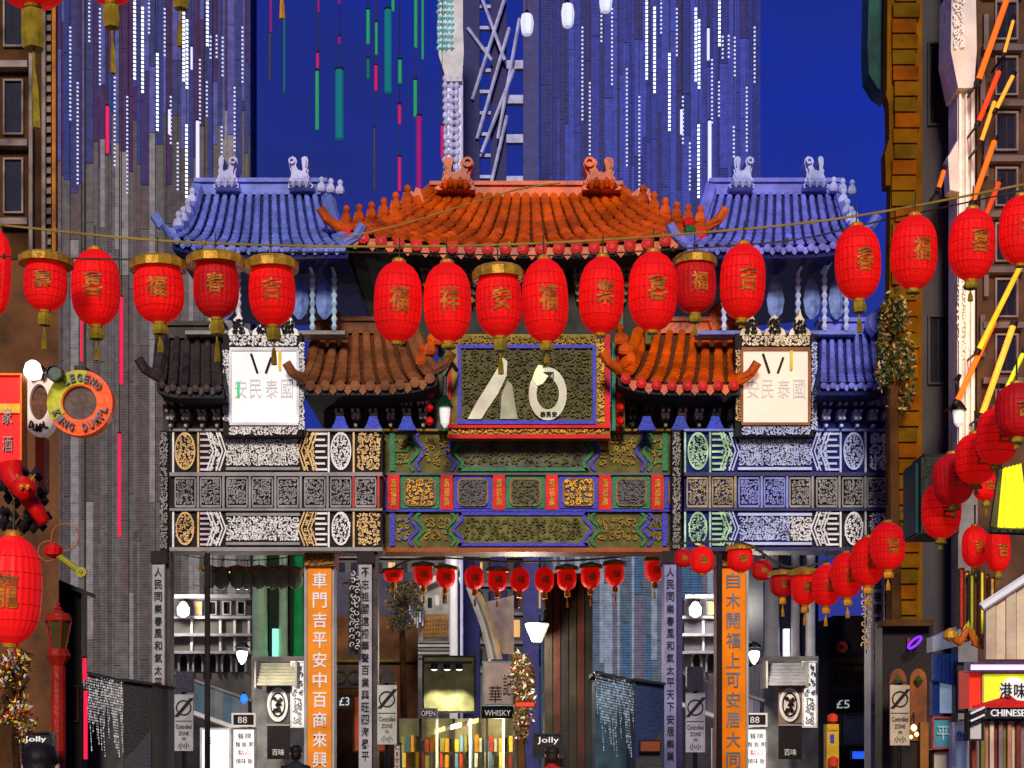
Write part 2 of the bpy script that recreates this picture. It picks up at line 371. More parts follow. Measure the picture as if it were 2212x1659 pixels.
# ------------------------------------------------------------------ gate roofs
def roof(t, x0, x1, rx0, rx1, yr, ye, lift, Y, ncol, tile, under, tip, ridge_mat, front=.9, back=1.2, left=True, right=True, flat_r=False, flat_l=False):
    """hipped roof: ridge rx0..rx1 at picture height yr, eave x0..x1 at ye with corners lifted"""
    Ye, Yr = Y - front, Y + back; N = 40
    def edge(u):                       # eave point for u in 0..1
        px = x0 + (x1 - x0) * u; c = abs(2 * u - 1)
        if flat_r and u > .5: c = 0
        if flat_l and u < .5: c = 0
        return px, ye - lift * c ** 3
    def prof(u, v):                    # v 0 at the ridge, 1 at the eave; sags like a tent
        ex, ey = edge(u); rx = rx0 + (rx1 - rx0) * u
        a = P(rx, yr, Yr); b = P(ex, ey, Ye)
        p = a.lerp(b, v); sag = math.sin(v * PI) * .14 * (a.z - b.z)
        return Vector((p.x, p.y, p.z - sag))
    base = MB(); vs = []; M = 6
    for i in range(N + 1):
        for j in range(M + 1):
            p = prof(i / N, j / M); vs.append(p)
    fs = [(i * (M + 1) + j, i * (M + 1) + j + 1, (i + 1) * (M + 1) + j + 1, (i + 1) * (M + 1) + j) for i in range(N) for j in range(M)]
    base.add(vs, fs)
    vs2 = []; back_y = Y + 2 * back + front  # rear slope mirrors the front one
    for i in range(N + 1):
        for j in range(M + 1):
            p = prof(i / N, j / M); vs2.append((p.x, 2 * Yr - p.y, p.z))
    base.add(vs2, [f[::-1] for f in fs])
    for u in (0, 1):                     # hip ends
        a = prof(u, 0); b = prof(u, 1); base.add([a, b, (b.x, 2 * Yr - b.y, b.z)], [(0, 1, 2)])
    base.build('roof_deck', DECKOR if tile is ORTILE or tile is ORDARK else (DECKBL if under is UNDERB else under), t)
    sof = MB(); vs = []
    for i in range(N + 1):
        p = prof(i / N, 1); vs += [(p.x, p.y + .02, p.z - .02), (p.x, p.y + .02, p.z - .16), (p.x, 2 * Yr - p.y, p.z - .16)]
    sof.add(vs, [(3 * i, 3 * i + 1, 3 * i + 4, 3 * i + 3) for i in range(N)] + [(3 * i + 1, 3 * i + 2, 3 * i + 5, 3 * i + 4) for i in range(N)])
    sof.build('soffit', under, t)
    rr = (x1 - x0) / ncol * S(Ye) * .41
    for k in range(ncol):
        u = (k + .5) / ncol; mb = MB(); ns = 9
        for j in range(ns):               # separate barrel tiles, each lapping the one below
            v0 = j / ns; v1 = (j + 1.12) / ns
            a = prof(u, v0); b = prof(u, min(1.0, v1))
            g = (1 - .35 * (1 - v0))
            q0 = a + Vector((0, -.02, .02)); q1 = b + Vector((0, -.05, .045))
            h = []
            for q, g2 in ((q0, g * .94), (q1, g * 1.04)):
                for w in range(6):
                    an = PI * w / 5; h.append((q.x - math.cos(an) * rr * g2, q.y - math.sin(an) * rr * .45 * g2, q.z + math.sin(an) * rr * .75 * g2))
            mb.add(h, [(w, w + 1, 7 + w, 6 + w) for w in range(5)] + [(6, 7, 8, 9, 10, 11)])
        mb.build('tile_row', tile, t, smooth=False)
        e = prof(u, 1)
        ca = MB(); ca.lathe((0, 0, 0), [(rr * .3, 0), (rr * .85, .02), (rr * .85, .06), (rr * .3, .075)], 10)
        c2 = MB(); c2.v = [(a, -c, b) for a, b, c in ca.v]; c2.f = ca.f
        c2.v = [(a + e.x, b + e.y - .01, c + e.z - .02) for a, b, c in c2.v]
        c2.build('tile_end', tip, t)
        u2 = (k + 1) / ncol                # drip tile between the rows
        if k < ncol - 1:
            e = prof(u2, 1); w = rr * 1.0
            MB().prism([(e.x - w, e.z), (e.x + w, e.z), (e.x + w * .55, e.z - rr * 1.1), (e.x, e.z - rr * 1.7), (e.x - w * .55, e.z - rr * 1.1)], e.y - .03, e.y + .01).build('drip_tile', tile, t)
    m = MB(); a = P(rx0, yr, Yr); b = P(rx1, yr, Yr)
    m.box(a.x, b.x, Yr - .16, Yr + .16, a.z - .1, a.z + .10); m.box(a.x - .05, b.x + .05, Yr - .22, Yr + .22, a.z + .10, a.z + .17)
    m.build('ridge', ridge_mat, t)
    for u in ([0] if left else []) + ([1] if right else []):
        pts = [prof(u, j / 8) + Vector((0, -.03, .08)) for j in range(9)]
        d = -1 if u == 0 else 1
        pts.append(pts[-1] + Vector((d * .16, -.08, .10))); pts.append(pts[-1] + Vector((d * .10, -.04, .16)))
        MB().tube(pts, .12, 7, .08).build('hip_ridge', ridge_mat, t)
    return prof

def finial(t, cx, yb, w, h, Y, mat, flip=1):     # horned dragon-tail ridge ornament
    o = [(-48, 0), (-52, 8), (-44, 14), (-38, 10), (-33, 22), (-36, 34), (-30, 44), (-33, 56), (-26, 60), (-30, 72), (-31, 88), (-27, 97), (-15, 100), (-8, 93), (-10, 78), (-13, 66), (-14, 52),
         (-6, 46), (2, 52), (8, 50), (14, 60), (20, 66), (17, 74), (14, 84), (20, 95), (32, 100), (43, 92), (46, 78), (42, 62), (36, 48), (38, 34), (46, 26), (42, 16), (50, 10), (48, 0)]
    po = [(cx + flip * a / 100 * w, yb - b / 100 * h) for a, b in o]
    if flip < 0: po = po[::-1]
    p = [(X(a, Y), Z(b, Y)) for a, b in po]
    m = MB(); m.prism(p, Y - .20, Y + .20)
    c = (sum(a for a, b in p) / len(p), sum(b for a, b in p) / len(p))
    m.prism([(c[0] + (a - c[0]) * .80, c[1] + (b - c[1]) * .86) for a, b in p], Y - .27, Y - .2005)
    q = P(cx + flip * .31 * w, yb - .78 * h, Y); m.ring((q.x, Y - .33, q.z), .07 * w * S(Y), .13 * w * S(Y), .14, 12)
    for k in range(5):
        q = P(cx + (k - 2) * .13 * w, yb - (.12 + .07 * (k % 2)) * h, Y); m.lathe((q.x, Y - .28, q.z), [(.01, -.09), (.09, 0), (.01, .09)], 6)
    m.build('dragon_finial', mat, t)
def beast(t, p, h, mat):                          # small seated figure on the hip
    m = MB(); m.lathe(p, [(h * .22, 0), (h * .30, h * .15), (h * .24, h * .45), (h * .13, h * .6), (h * .2, h * .75), (h * .15, h * .92), (h * .04, h)], 8)
    m.lathe(p + Vector((-h * .2, -.02, h * .05)), [(h * .1, 0), (h * .12, h * .2), (h * .02, h * .5)], 6)
    m.build('ridge_beast', mat, t)

def bracket_set(t, cx, y0, y1, w0, w1, Y, mats, tiers=6):   # dougong: stacked arms narrowing downward
    mb = MB(); s = S(Y)
    for k in range(tiers):
        u = k / (tiers - 1); w = w0 + (w1 - w0) * u; ya = y0 + (y1 - y0) * k / tiers; yb = y0 + (y1 - y0) * (k + 1) / tiers
        mb.cur = k % 2 if len(mats) > 1 else 0
        h = (yb - ya) * .62
        mb.box(X(cx - w / 2, Y), X(cx + w / 2, Y), Y - .32 + .045 * k, Y + .1, Z(ya + h, Y), Z(ya, Y))
        mb.cur = 0
        n = max(1, int(round(w / 11)))
        for i in range(n):                            # bearing blocks and curled noses
            bx = cx - w / 2 + (i + .5) * w / n
            mb.box(X(bx - 3, Y), X(bx + 3, Y), Y - .40 + .045 * k, Y + .05, Z(yb, Y), Z(ya + h, Y))
    return mb.build('bracket_set', mats, t)

# ------------------------------------------------------------------ the central gate
Y = 28.0
g = thing('ceremonial_gate', 'tall painted gate with orange tiled roofs and two orange lettered pillars, in the middle', 'gate', (0, Y, 0))
f = roof(g, 728, 1532, 935, 1338, 420, 536, 36, Y, 21, ORTILE, UNDER, REDTIP, ORTILE, 1.0, 1.3)
Yr = Y + 1.3
finial(g, 985, 418, 84, 70, Yr - .3, ORTILE, 1); finial(g, 1298, 418, 84, 70, Yr - .3, ORTILE, -1)
for u in (0, 1):
    for j in range(6):
        v = .28 + .125 * j; p = f(u, v) + Vector((0, -.05, .12)); beast(g, p, .36 - .012 * j, ORTILE)
for px, d in ((890, 1), (1385, -1)):
    m = MB(); m.pprism([(px - 26, 438), (px - 20, 418), (px - 8, 408), (px + 4, 416), (px + 8, 404), (px + 18, 408), (px + 26, 438)], Yr - .5, .3); m.build('ridge_ornament', ORTILE, g)
for px, c in ((1490, GREEN), (1487, RED)):
    MB().lathe(P(px, 496 if c is GREEN else 482, Y - 1.12), [(.02, -.1), (.09, -.05), (.1, .03), (.02, .1)], 8).build('glass_ball', c, g)
# bracket zone under the main eave
MB().pbox(840, 541, 1428, 566, Y - .2, .6).build('eave_beam', GREYP, g)
m = carve(842, 543, 1426, 564, Y - .2, 5, 8, .9); m.build('eave_scrollwork', pm('dull_gold', (.26, .22, .12), .5, var=.6, scale=5), g, kind='stuff')
MB().pbox(860, 566, 1410, 742, Y + .05, .35).build('upper_panel', pm('bracket_panel', (.034, .036, .030), .7, var=.4), g)
for i in range(12):
    bracket_set(g, 880 + i * 46.5, 568, 660, 42, 14, Y, [pm('bracket_grey', (.11, .11, .09), .6, var=.4), OCHRE, ])
for x in (868, 935, 1340, 1400):
    MB().pbox(x - 6, 566, x + 6, 742, Y - .3, .3).build('upper_post', GREEN if x in (935, 1340) else OLIVE, g)
# lower roofs, left brownish and right orange
fl = roof(g, 655, 945, 690, 892, 712, 832, 22, Y - .2, 9, ORDARK, UNDER, ORDARK, ORDARK, .95, .5, flat_l=True)
fr = roof(g, 1335, 1600, 1384, 1590, 712, 832, 22, Y - .2, 8, ORTILE, UNDER, REDTIP, ORTILE, .95, .5, flat_r=True)
def swan(px, yb, h, Y, d, mat):                    # curled end ornament
    pts = []
    for k in range(10):
        u = k / 9; pts.append(P(px + d * (math.sin(u * 3.2) * .26 * h - u * .12 * h), yb - u * h, Y))
    c = pts[-1]; pts.append(c + Vector((-d * .07, 0, .06))); pts.append(c + Vector((-d * .16, 0, .02)))
    MB().tube(pts, .17, 7, .08).build('curled_finial', mat, g)
swan(716, 714, 46, Y + .2, 1, ORDARK); swan(1552, 716, 56, Y + .2, -1, ORTILE)
for xs in ((912, 930, 946), (1340, 1350, 1362)):
    for k, x in enumerate(xs): beast(g, P(x, 790 - 22 * k if x < 1000 else 745 + 22 * k, Y - .7), .36, ORTILE)
for k, x in enumerate((1640, 1660, 1690)): beast(g, P(1500 + k * 24, 716, Y + .25), .2, ORTILE)
KG = pm('lower_bracket_dark', (.03, .022, .018), .6); KW = pm('lower_bracket_pale', (.42, .36, .30), .6, var=.5, scale=6)
MB().pbox(700, 840, 940, 930, Y + .05, .3).build('bracket_panel', SLATE, g); MB().pbox(1335, 840, 1600, 930, Y + .05, .3).build('bracket_panel', SLATE, g)
for x in (735, 770, 808, 845, 880, 915): bracket_set(g, x, 836, 925, 40, 12, Y - .1, [KW, KG])
for x in (1365, 1400, 1436, 1472, 1508, 1545, 1580): bracket_set(g, x, 836, 925, 40, 12, Y - .1, [KW if x > 1430 else KG, KG])
for x in (735, 806, 879, 1397, 1470, 1545):
    MB().pprism([(x - 21, 929), (x + 21, 929), (x + 13, 914), (x + 8, 899), (x - 8, 899), (x - 13, 914)], Y - .62, .15).build('blue_bracket_board', BLUE, g)
# signboard
b = MB(); b.pbox(968, 722, 1318, 946, Y - .45, .3); b.build('sign_back', OCHRE, g)
b = MB(); b.pbox(988, 748, 1288, 916, Y - .52, .07); sp = b.build('sign_panel', pm('sign_olive_bronze', (.075, .065, .022), .5, var=.5, scale=1.6), g)
m = MB()
for a in ((988, 744, 1288, 752), (988, 908, 1288, 916), (988, 752, 996, 908), (1280, 752, 1288, 908)): m.pbox(*a, Y - .58, .1)
m.build('inner_frame', PURP, g)
m = MB()
for a in ((966, 916, 1318, 924), (966, 938, 1318, 947), (1306, 722, 1318, 916), (966, 722, 974, 916)): m.pbox(*a, Y - .55, .16)
m.build('outer_frame', RED, g)
m = carve(976, 925, 1306, 937, Y - .45, 9, 7); m.build('frame_scrollwork', GOLD, g, kind='stuff')
m = carve(1290, 726, 1306, 914, Y - .45, 10, 8); m.build('frame_scrollwork', GOLD, g, kind='stuff')
m = carve(975, 724, 1305, 743, Y - .45, 12, 9); m.build('frame_scrollwork', OCHRE, g, kind='stuff')
m = carve(998, 756, 1278, 904, Y - .52, 21, 12); m.build('sign_scrollwork', OLIVE, g, kind='stuff')
em = pm('pale_gold_relief', (.72, .70, .50), .5, var=.2)
c = P(1183, 853, Y - .52); MB().ring((c.x, Y - .6, c.z), 33 * S(Y), 56 * S(Y), .09, 28, .72).build('ring_emblem', em, g)
lettering('國', 1183, 812, 26, 16, Y - .61, INK, g); lettering('泰民安', 1185, 895, 36, 12, Y - .61, INK, g)
MB().pprism([(1150, 818), (1156, 800), (1163, 788), (1172, 790), (1174, 806), (1184, 812), (1172, 828), (1160, 832)], Y - .64, .1).build('flame_emblem', glow('flame_gold', (1, .95, .5), .5), g)
MB().pprism([(1010, 905), (1030, 868), (1060, 820), (1078, 790), (1086, 772), (1096, 780), (1094, 812), (1076, 850), (1052, 885), (1040, 905)], Y - .58, .07).build('relief_branch', em, g)
MB().pprism([(1080, 905), (1084, 850), (1096, 822), (1106, 830), (1118, 905)], Y - .58, .07).build('relief_branch', pm('relief_dark_bronze', (.38, .37, .24), .6, var=.4), g)  # second branch in a darker bronze
for k, (a, bb) in enumerate(((1000, 940), (1225, 1250))): pass
# posts beside the sign
for x, c in ((950, OLIVE), (960, GREEN), (1326, GREEN), (1336, RED), (1346, OLIVE)):
    MB().pbox(x - 4, 740, x + 4, 930, Y - .4, .3).build('flank_post', c, g)
for x in (928, 1340):
    for k in range(5): MB().lathe(P(x, 790 + k * 30, Y - .62), [(.01, -.08), (.07, -.03), (.07, .03), (.01, .08)], 7).build('red_bead', RED, g)
# beams
BX0, BX1 = 700, 1570
for a, bb, mt in ((930, 1022, OLIVE), (1026, 1101, GREYP), (1105, 1184, OLIVE)):
    MB().pbox(BX0, a, BX1, bb, Y, .55).build('beam', mt, g)
m = MB(); m.pbox(BX0, 926, BX1, 931, Y - .12, .5); m.build('beam_moulding', OCHRE, g)
m = MB(); m.pbox(BX0, 1021, BX1, 1026, Y - .1, .5); m.build('beam_moulding', GREYP, g)
m = MB(); m.pbox(BX0, 1100, BX1, 1105, Y - .1, .5); m.build('beam_moulding', PURP, g)
m = MB(); m.pbox(BX0, 1183, BX1, 1192, Y - .12, .7); m.build('beam_moulding', pm('rust_paint', (.32, .07, .01), .5), g)
def zig(x, y0, y1, d, n=3):                           # scalloped side of a painted cartouche
    pts = []
    for k in range(25):
        u = k / 24; pts.append((x + d * 9 * math.sin(u * n * 2 * PI / 2) , y0 + (y1 - y0) * u))
    return pts
for (y0, y1, c1, c2, fld) in ((933, 1018, GREEN, PURP, pm('field_grey_olive', (.10, .10, .07), .6, var=.6, scale=4)), (1107, 1180, PURP, GREEN, pm('field_olive', (.13, .125, .03), .6, var=.6, scale=4))):
    cx0, cx1 = 990, 1270
    MB().pbox(cx0 - 4, y0 + 2, cx1 + 4, y1 - 2, Y - .03, .05).build('cartouche_field', fld, g)
    MB().strip(zig(cx0, y0, y1, 1), Y - .03, 6, .05).build('cartouche_edge', c1, g); MB().strip(zig(cx1, y0, y1, -1), Y - .03, 6, .05).build('cartouche_edge', c1, g)
    for yy in (y0 + 3, y1 - 3): MB().strip([(cx0, yy), (cx1, yy)], Y - .03, 7, .05).build('cartouche_edge', c1, g)
    MB().strip(zig(cx0 - 16, y0, y1, 1), Y, 6, .05).build('zigzag_moulding', c2, g); MB().strip(zig(cx1 + 16, y0, y1, -1), Y, 6, .05).build('zigzag_moulding', c2, g)
    MB().strip(zig(908, y0, y1, -1), Y, 6, .05).build('zigzag_moulding', c2, g); MB().strip(zig(1384, y0, y1, 1), Y, 6, .05).build('zigzag_moulding', c2, g)
    MB().strip(zig(893, y0, y1, -1), Y, 6, .05).build('zigzag_moulding', c1, g); MB().strip(zig(1399, y0, y1, 1), Y, 6, .05).build('zigzag_moulding', c1, g)
    for xx, dd in ((848, 1), (1436, -1)):
        MB().strip([(xx, y0), (xx, y1)], Y, 11, .05).build('end_bar', c1, g)
        for q in (.22, .5, .78):
            yy = y0 + (y1 - y0) * q; MB().strip([(xx, yy), (xx + dd * 30, yy), (xx + dd * 38, yy - 7)], Y, 4, .04).build('fret_bar', c1, g)
    for k, (a0, a1) in enumerate(((1002, 1258), (915, 972), (1290, 1376), (856, 888), (1404, 1430))):
        carve(a0, y0 + 12, a1, y1 - 12, Y - (.03 if k == 0 else 0), 40 + k + int(y0), 11, .9).build('painted_scrollwork', OCHRE if k else OLIVE, g, kind='stuff')
pnl = pm('frieze_field', (.10, .095, .09), .65, var=.4, scale=3)
posts = [736, 850, 965, 1078, 1192, 1307, 1420, 1535]
for i, x in enumerate(posts):
    MB().pbox(x - 13, 1026, x + 13, 1101, Y - .12, .2).build('frieze_post', RED, g)
    lettering('壽\n福\n壽', x, 1064, 12, 58, Y - .122, GOLD, g)
    if i == len(posts) - 1: break
    a, bb = x + 19, posts[i + 1] - 19
    MB().pbox(a - 3, 1029, bb + 3, 1098, Y - .04, .06).build('frieze_border', (GREEN if i % 2 else PURP), g)
    rr = []
    for cx_, cy_, s0 in ((bb - 17, 1046, -90), (bb - 17, 1081, 0), (a + 17, 1081, 90), (a + 17, 1046, 180)):
        for k in range(5):
            an = math.radians(s0 + k * 22.5); rr.append((cx_ + 11 * math.cos(an), cy_ + 11 * math.sin(an)))
    MB().pprism(rr[::-1], Y - .06, .03).build('frieze_panel', pnl, g)
    MB().strip(rr + [rr[0]], Y - .06, 3.5, .03).build('panel_rim', pm('bronze_rim', (.25, .11, .015), .4), g)
    carve(a + 8, 1036, bb - 8, 1092, Y - .06, 60 + i, 9, 1.0).build('painted_scrollwork', (OLIVE, GOLD, GREYP)[i % 3], g, kind='stuff')
# orange pillars with characters
for cx_, w, mt, txt, ik in ((690, 52, ORPILLAR, '車門吉平安中百商來興', WHITE), (1583, 56, ORPILLAR2, '自木開福上可安居大同', INKG)):
    MB().pbox(cx_ - w / 2, 1222, cx_ + w / 2, HOR + CAMZ / S(Y), Y - .25, .5).build('pillar', mt, g)
    MB().pbox(cx_ - w / 2 - 7, 1192, cx_ + w / 2 + 7, 1222, Y - .35, .7).build('pillar_head', pm('rust_capital', (.36, .10, .03), .5, var=.5), g)
    carve(cx_ - w / 2 - 6, 1194, cx_ + w / 2 + 6, 1220, Y - .35, 81, 8).build('capital_carving', OCHRE, g, kind='stuff')
    MB().pbox(cx_ - w / 2 - 7, 1225, cx_ - w / 2 - 1, HOR + CAMZ / S(Y), Y - .2, .4).build('pillar_edge', pm('pillar_red_edge', (.30, .02, .004), .5) if cx_ > 1000 else PGREY, g)
    MB().pbox(cx_ + w / 2 + 1, 1225, cx_ + w / 2 + 6, HOR + CAMZ / S(Y), Y - .2, .4).build('pillar_edge', PGREY, g)
    for k, ch in enumerate(txt): lettering(ch, cx_ + 1, 1254 + k * 43, 30, 33, Y - .252, ik, g, 'character', bold=.012)

# ------------------------------------------------------------------ the two side gates
def side_gate(ox, label, right):
    Y = 27.35; g = thing('side_gate', label, 'gate', (X(567 + ox, Y), Y, 0))
    tile = BLTILE2 if right else BLTILE
    x = lambda v: v + ox
    f = roof(g, x(372), x(752), x(430), x(704), 414, 536, 20, Y, 16, tile, UNDERB, tile, tile, .9, 1.2, flat_r=not right, flat_l=right)
    fm = LAVST if not right else pm('pale_blue_finial', (.42, .48, .92), .5, var=.35, scale=3)
    finial(g, x(493), 414, 54, 68, Y + 1.0, fm, 1); finial(g, x(652), 414, 54, 68, Y + 1.0, fm, -1)
    for k in range(4): beast(g, f(0 if not right else 1, .25 + .17 * k) + Vector((0, -.03, .1)), .30, fm)
    for k, px in enumerate((695, 715, 735)): beast(g, P(x(px), 414 + k * 3, Y + .8), .26, fm)
    MB().pbox(x(400), 541, x(740), 562, Y - .1, .5).build('eave_beam', GROUNDB, g)
    ec = BLCARVE if right else pm('teal_white_carving', (.40, .55, .78), .5, var=.5, scale=3)
    carve(x(402), 542, x(738), 561, Y - .1, 3 + ox, 8).build('eave_scrollwork', ec, g, kind='stuff')
    for px in (458, 515, 618, 675, 722):                           # slender beaded posts
        m = MB(); a = P(x(px), 715, Y); h = (715 - 562) * S(Y); pr = []
        for k in range(19): pr.append(((.055 if k % 2 else .028), h * k / 18))
        m.lathe(a, pr, 8); m.build('beaded_post', ec if px > 600 or right else SILVER, g)
        bracket_set(g, x(px), 562, 590, 34, 12, Y - .1, [ec, GROUNDB], 3)
    for px in (487, 567, 646, 700):
        m = MB(); a = P(x(px), 690, Y + .1); h = 90 * S(Y)
        m.lathe(a, [(.03, 0), (.13, h * .15), (.17, h * .45), (.12, h * .8), (.02, h)], 10, .5, .25); m.build('pierced_ornament', pm('blue_grey_ornament', (.16, .24, .55), .5, var=.5, scale=8), g)
    MB().pbox(x(400), 714, x(745), 722, Y, .4).build('middle_beam', STONE if not right else BLTILE, g)
    # signboard with crown of flames
    cw = IVORY if not right else pm('amber_white_carving', (.85, .66, .45), .5, var=.4, scale=3)
    MB().pbox(x(482), 720, x(652), 942, Y - .3, .3).build('sign_back', GROUNDK, g)
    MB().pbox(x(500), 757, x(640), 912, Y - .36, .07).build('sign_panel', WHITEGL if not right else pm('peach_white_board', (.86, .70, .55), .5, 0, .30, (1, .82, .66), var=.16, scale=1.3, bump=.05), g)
    m = MB()
    for a in ((496, 750, 644, 757), (496, 912, 644, 918), (494, 757, 500, 912), (640, 757, 646, 912)): m.pbox(x(a[0]), a[1], x(a[2]), a[3], Y - .40, .12)
    m.build('sign_frame', SILVER if not right else pm('dark_amber_frame', (.28, .10, .03), .5), g)
    carve(x(497), 726, x(643), 748, Y - .3, 14, 7, 1.1).build('frame_carving', cw, g, kind='stuff')
    carve(x(497), 920, x(643), 940, Y - .3, 15, 7, 1.1).build('frame_carving', cw if not right else BLCARVE, g, kind='stuff')
    carve(x(483), 757, x(494), 912, Y - .3, 16, 6, 1.2).build('frame_carving', SILVER if not right else IVGOLD, g, kind='stuff')
    carve(x(646), 740, x(658), 930, Y - .3, 17, 6, 1.2).build('frame_carving', SILVER if not right else BLCARVE, g, kind='stuff')
    for px, h in ((516, 50), (568, 38), (622, 50)):
        MB().pprism([(x(px - 24), 724), (x(px - 20), 712), (x(px - 11), 706), (x(px - 12), 690), (x(px - 4), 682), (x(px), 724 - h - 6), (x(px + 5), 684), (x(px + 12), 694), (x(px + 10), 706), (x(px + 20), 712), (x(px + 24), 724)], Y - .34, .2).build('flame_crest', cw, g)
        carve(x(px - 14), 690, x(px + 14), 722, Y - .34, 18 + px, 7).build('crest_carving', GROUNDK, g, kind='stuff')
    fa = pm('faint_grey_ink', (.76, .74, .74), .5, var=.05, bump=0)
    for ch, px in zip('安民泰國', (520, 552, 587, 620)): lettering(ch, x(px), 840, 26, 40, Y - .362, fa, g, 'character')
    for (a, b, c, d) in ((542, 764, 556, 806), (586, 772, 574, 806)): MB().tube([P(x(a), b, Y - .38), P(x(c), d, Y - .38)], .022, 5).build('sign_cord', INK, g)
    MB().pbox(x(601), 757, x(607), 798, Y - .42, .03).build('gold_ribbon', pm('gold_ribbon', (.95, .60, .04), .4), g)
    if not right: MB().pbox(x(512), 824, x(517), 858, Y - .40, .03).build('green_ribbon', pm('green_ribbon', (.03, .75, .25), .4), g)
    # lower roof on the outer side
    if not right:
        roof(g, 338, 484, 352, 482, 722, 838, 14, Y - .1, 6, BKTILE, UNDER, BKTILE, BKTILE, .8, .5, flat_r=True, right=False)
        bx = (372, 405, 440, 472)
    else:
        roof(g, x(662), x(822), x(664), x(802), 714, 832, 14, Y - .1, 8, BLTILE2, UNDERB, BLTILE2, BLTILE2, .8, .5, flat_l=True, left=False)
        bx = (675, 708, 742, 776, 806)
        pts = [P(x(790 - 12 * math.sin(k / 9 * 4.5)), 714 - k * 5.2, Y) for k in range(10)]
        MB().tube(pts, .16, 7, .07).build('curled_finial', BLTILE2, g)
    bm = [KW, KG] if not right else [BLCARVE, GROUNDB]
    MB().pbox(x(bx[0] - 20), 838, x(bx[-1] + 20), 930, Y + .03, .3).build('bracket_panel', SLATE if not right else pm('indigo_panel', (.03, .03, .20), .6), g)
    for px in bx: bracket_set(g, x(px), 838, 926, 36, 12, Y - .05, bm)
    # beams
    def zone(px, row):                                            # the paint changes along the right gate
        if not right: return (IVORY if (row != 1 and (int(px) // 40) % 3 != 1) else (IVGOLD if row != 1 else STONE), GROUNDK)
        if px < 560 and row != 1: return (GNCARVE if px < 480 else BLCARVE, GROUNDG if px < 480 else GROUNDB)
        if px < 460 and row == 1: return (pm('bronze_carving', (.34, .28, .18), .5, var=.5, scale=5), GROUNDG)
        if row == 0: return (BLCARVE if px < 760 else SILVER, GROUNDB)
        if row == 1: return (pm('blue_grey_carving', (.22, .26, .60), .5, var=.3), GROUNDB) if px < 600 else (STONE, GROUNDK)
        return (BLCARVE, GROUNDB) if px < 610 else (SILVER, GROUNDK)
    x0, x1 = (366, 826) if not right else (372, 818)
    for row, (a, b) in enumerate(((930, 1020), (1028, 1098), (1103, 1182))):
        MB().pbox(x(x0), a, x(600), b, Y, .4).build('beam', zone(500, row)[1] if right else GROUNDK, g)
        MB().pbox(x(600), a, x(x1), b, Y, .4).build('beam', zone(700, row)[1] if right else GROUNDK, g)
    for a, b in ((926, 931), (1020, 1028), (1098, 1103), (1182, 1190)):
        MB().pbox(x(x0), a, x(x1), b, Y - .1, .6).build('beam_moulding', STONE if not right else (BLTILE if a < 1000 else pm('dark_blue_moulding', (.03, .03, .12), .5)), g)
    for row, (a, b) in ((0, (931, 1020)), (2, (1103, 1182))):
        for px in (401, 737):
            c = P(x(px), (a + b) / 2, Y); cm, cg = zone(px, row)
            MB().ring((c.x, Y - .06, c.z), (b - a) * .40 * S(Y), (b - a) * .46 * S(Y), .08, 24, .55).build('medallion_rim', cm, g)
            carve(x(px - 20), a + 6, x(px + 20), b - 6, Y, 30 + px + row, 7.5, 1.1, True).build('medallion_carving', cm, g, kind='stuff')
        for px in (374, 428, 710, 764):
            MB().pbox(x(px - 2), a, x(px + 2), b, Y - .06, .08).build('beam_divider', zone(px, row)[0], g)
        for px, d in ((445, 1), (694, -1)):                       # fret brackets
            cm = zone(px, row)[0] if right or px > 600 else pm('plum_white_carving', (.72, .55, .62), .5, var=.3)
            for k in range(7):
                yy = a + 6 + (b - a - 12) * k / 6; MB().pbox(x(px - 13), yy - 2.2, x(px + 13 - 5 * (k % 2)), yy + 2.2, Y - .05, .07).build('fret_bar', cm, g)
        for px, d in ((462, 1), (482, 1), (652, -1), (672, -1)):  # chevrons either side of the long panel
            cm = zone(px, row)[0]; mid = (a + b) / 2
            for e in (0, 7): MB().strip([(x(px - d * (14 - e)), a + 2), (x(px + d * e), mid), (x(px - d * (14 - e)), b - 2)], Y, 3, .06).build('chevron', cm, g)
        carve(x(452), a + 4, x(478), b - 4, Y, 50 + row, 9, 1).build('panel_carving', zone(470, row)[0], g, kind='stuff')
        carve(x(656), a + 4, x(682), b - 4, Y, 51 + row, 9, 1).build('panel_carving', zone(670, row)[0], g, kind='stuff')
        for s0, s1 in ((490, 545), (545, 600), (600, 646)):
            carve(x(s0), a + 14, x(s1), b - 14, Y, 52 + s0 + row, 7.2, 1.25).build('panel_carving', zone(s0 + 20, row)[0], g, kind='stuff')
        for yy in (a + 8, b - 8): MB().pbox(x(488), yy - 3, x(648), yy + 3, Y - .07, .1).build('panel_rail', STONE if not right else zone(560, row)[0], g)
        carve(x(772), a + 4, x(x1 - 4), b - 4, Y, 70 + row, 8, 1).build('panel_carving', IVGOLD if not right else zone(790, row)[0], g, kind='stuff')
    for i, px in enumerate((400, 455, 512, 567, 622, 680, 736, 790)):
        cm, cg = zone(px, 1)
        m = MB()
        for q in ((-22, 1031, 22, 1035), (-22, 1091, 22, 1096), (-23, 1035, -20, 1091), (20, 1035, 23, 1091)): m.pbox(x(px + q[0]), q[1], x(px + q[2]), q[3], Y - .06, .08)
        m.build('frieze_frame', cm, g)
        carve(x(px - 19), 1037, x(px + 19), 1090, Y, 80 + i, 8, 1.15).build('frieze_carving', cm, g, kind='stuff')
        MB().pbox(x(px + 25), 1029, x(px + 30), 1097, Y - .1, .12).build('frieze_post', (pm('red_frieze_post', (.5, .03, .02), .5) if px > 700 and not right else cm), g)
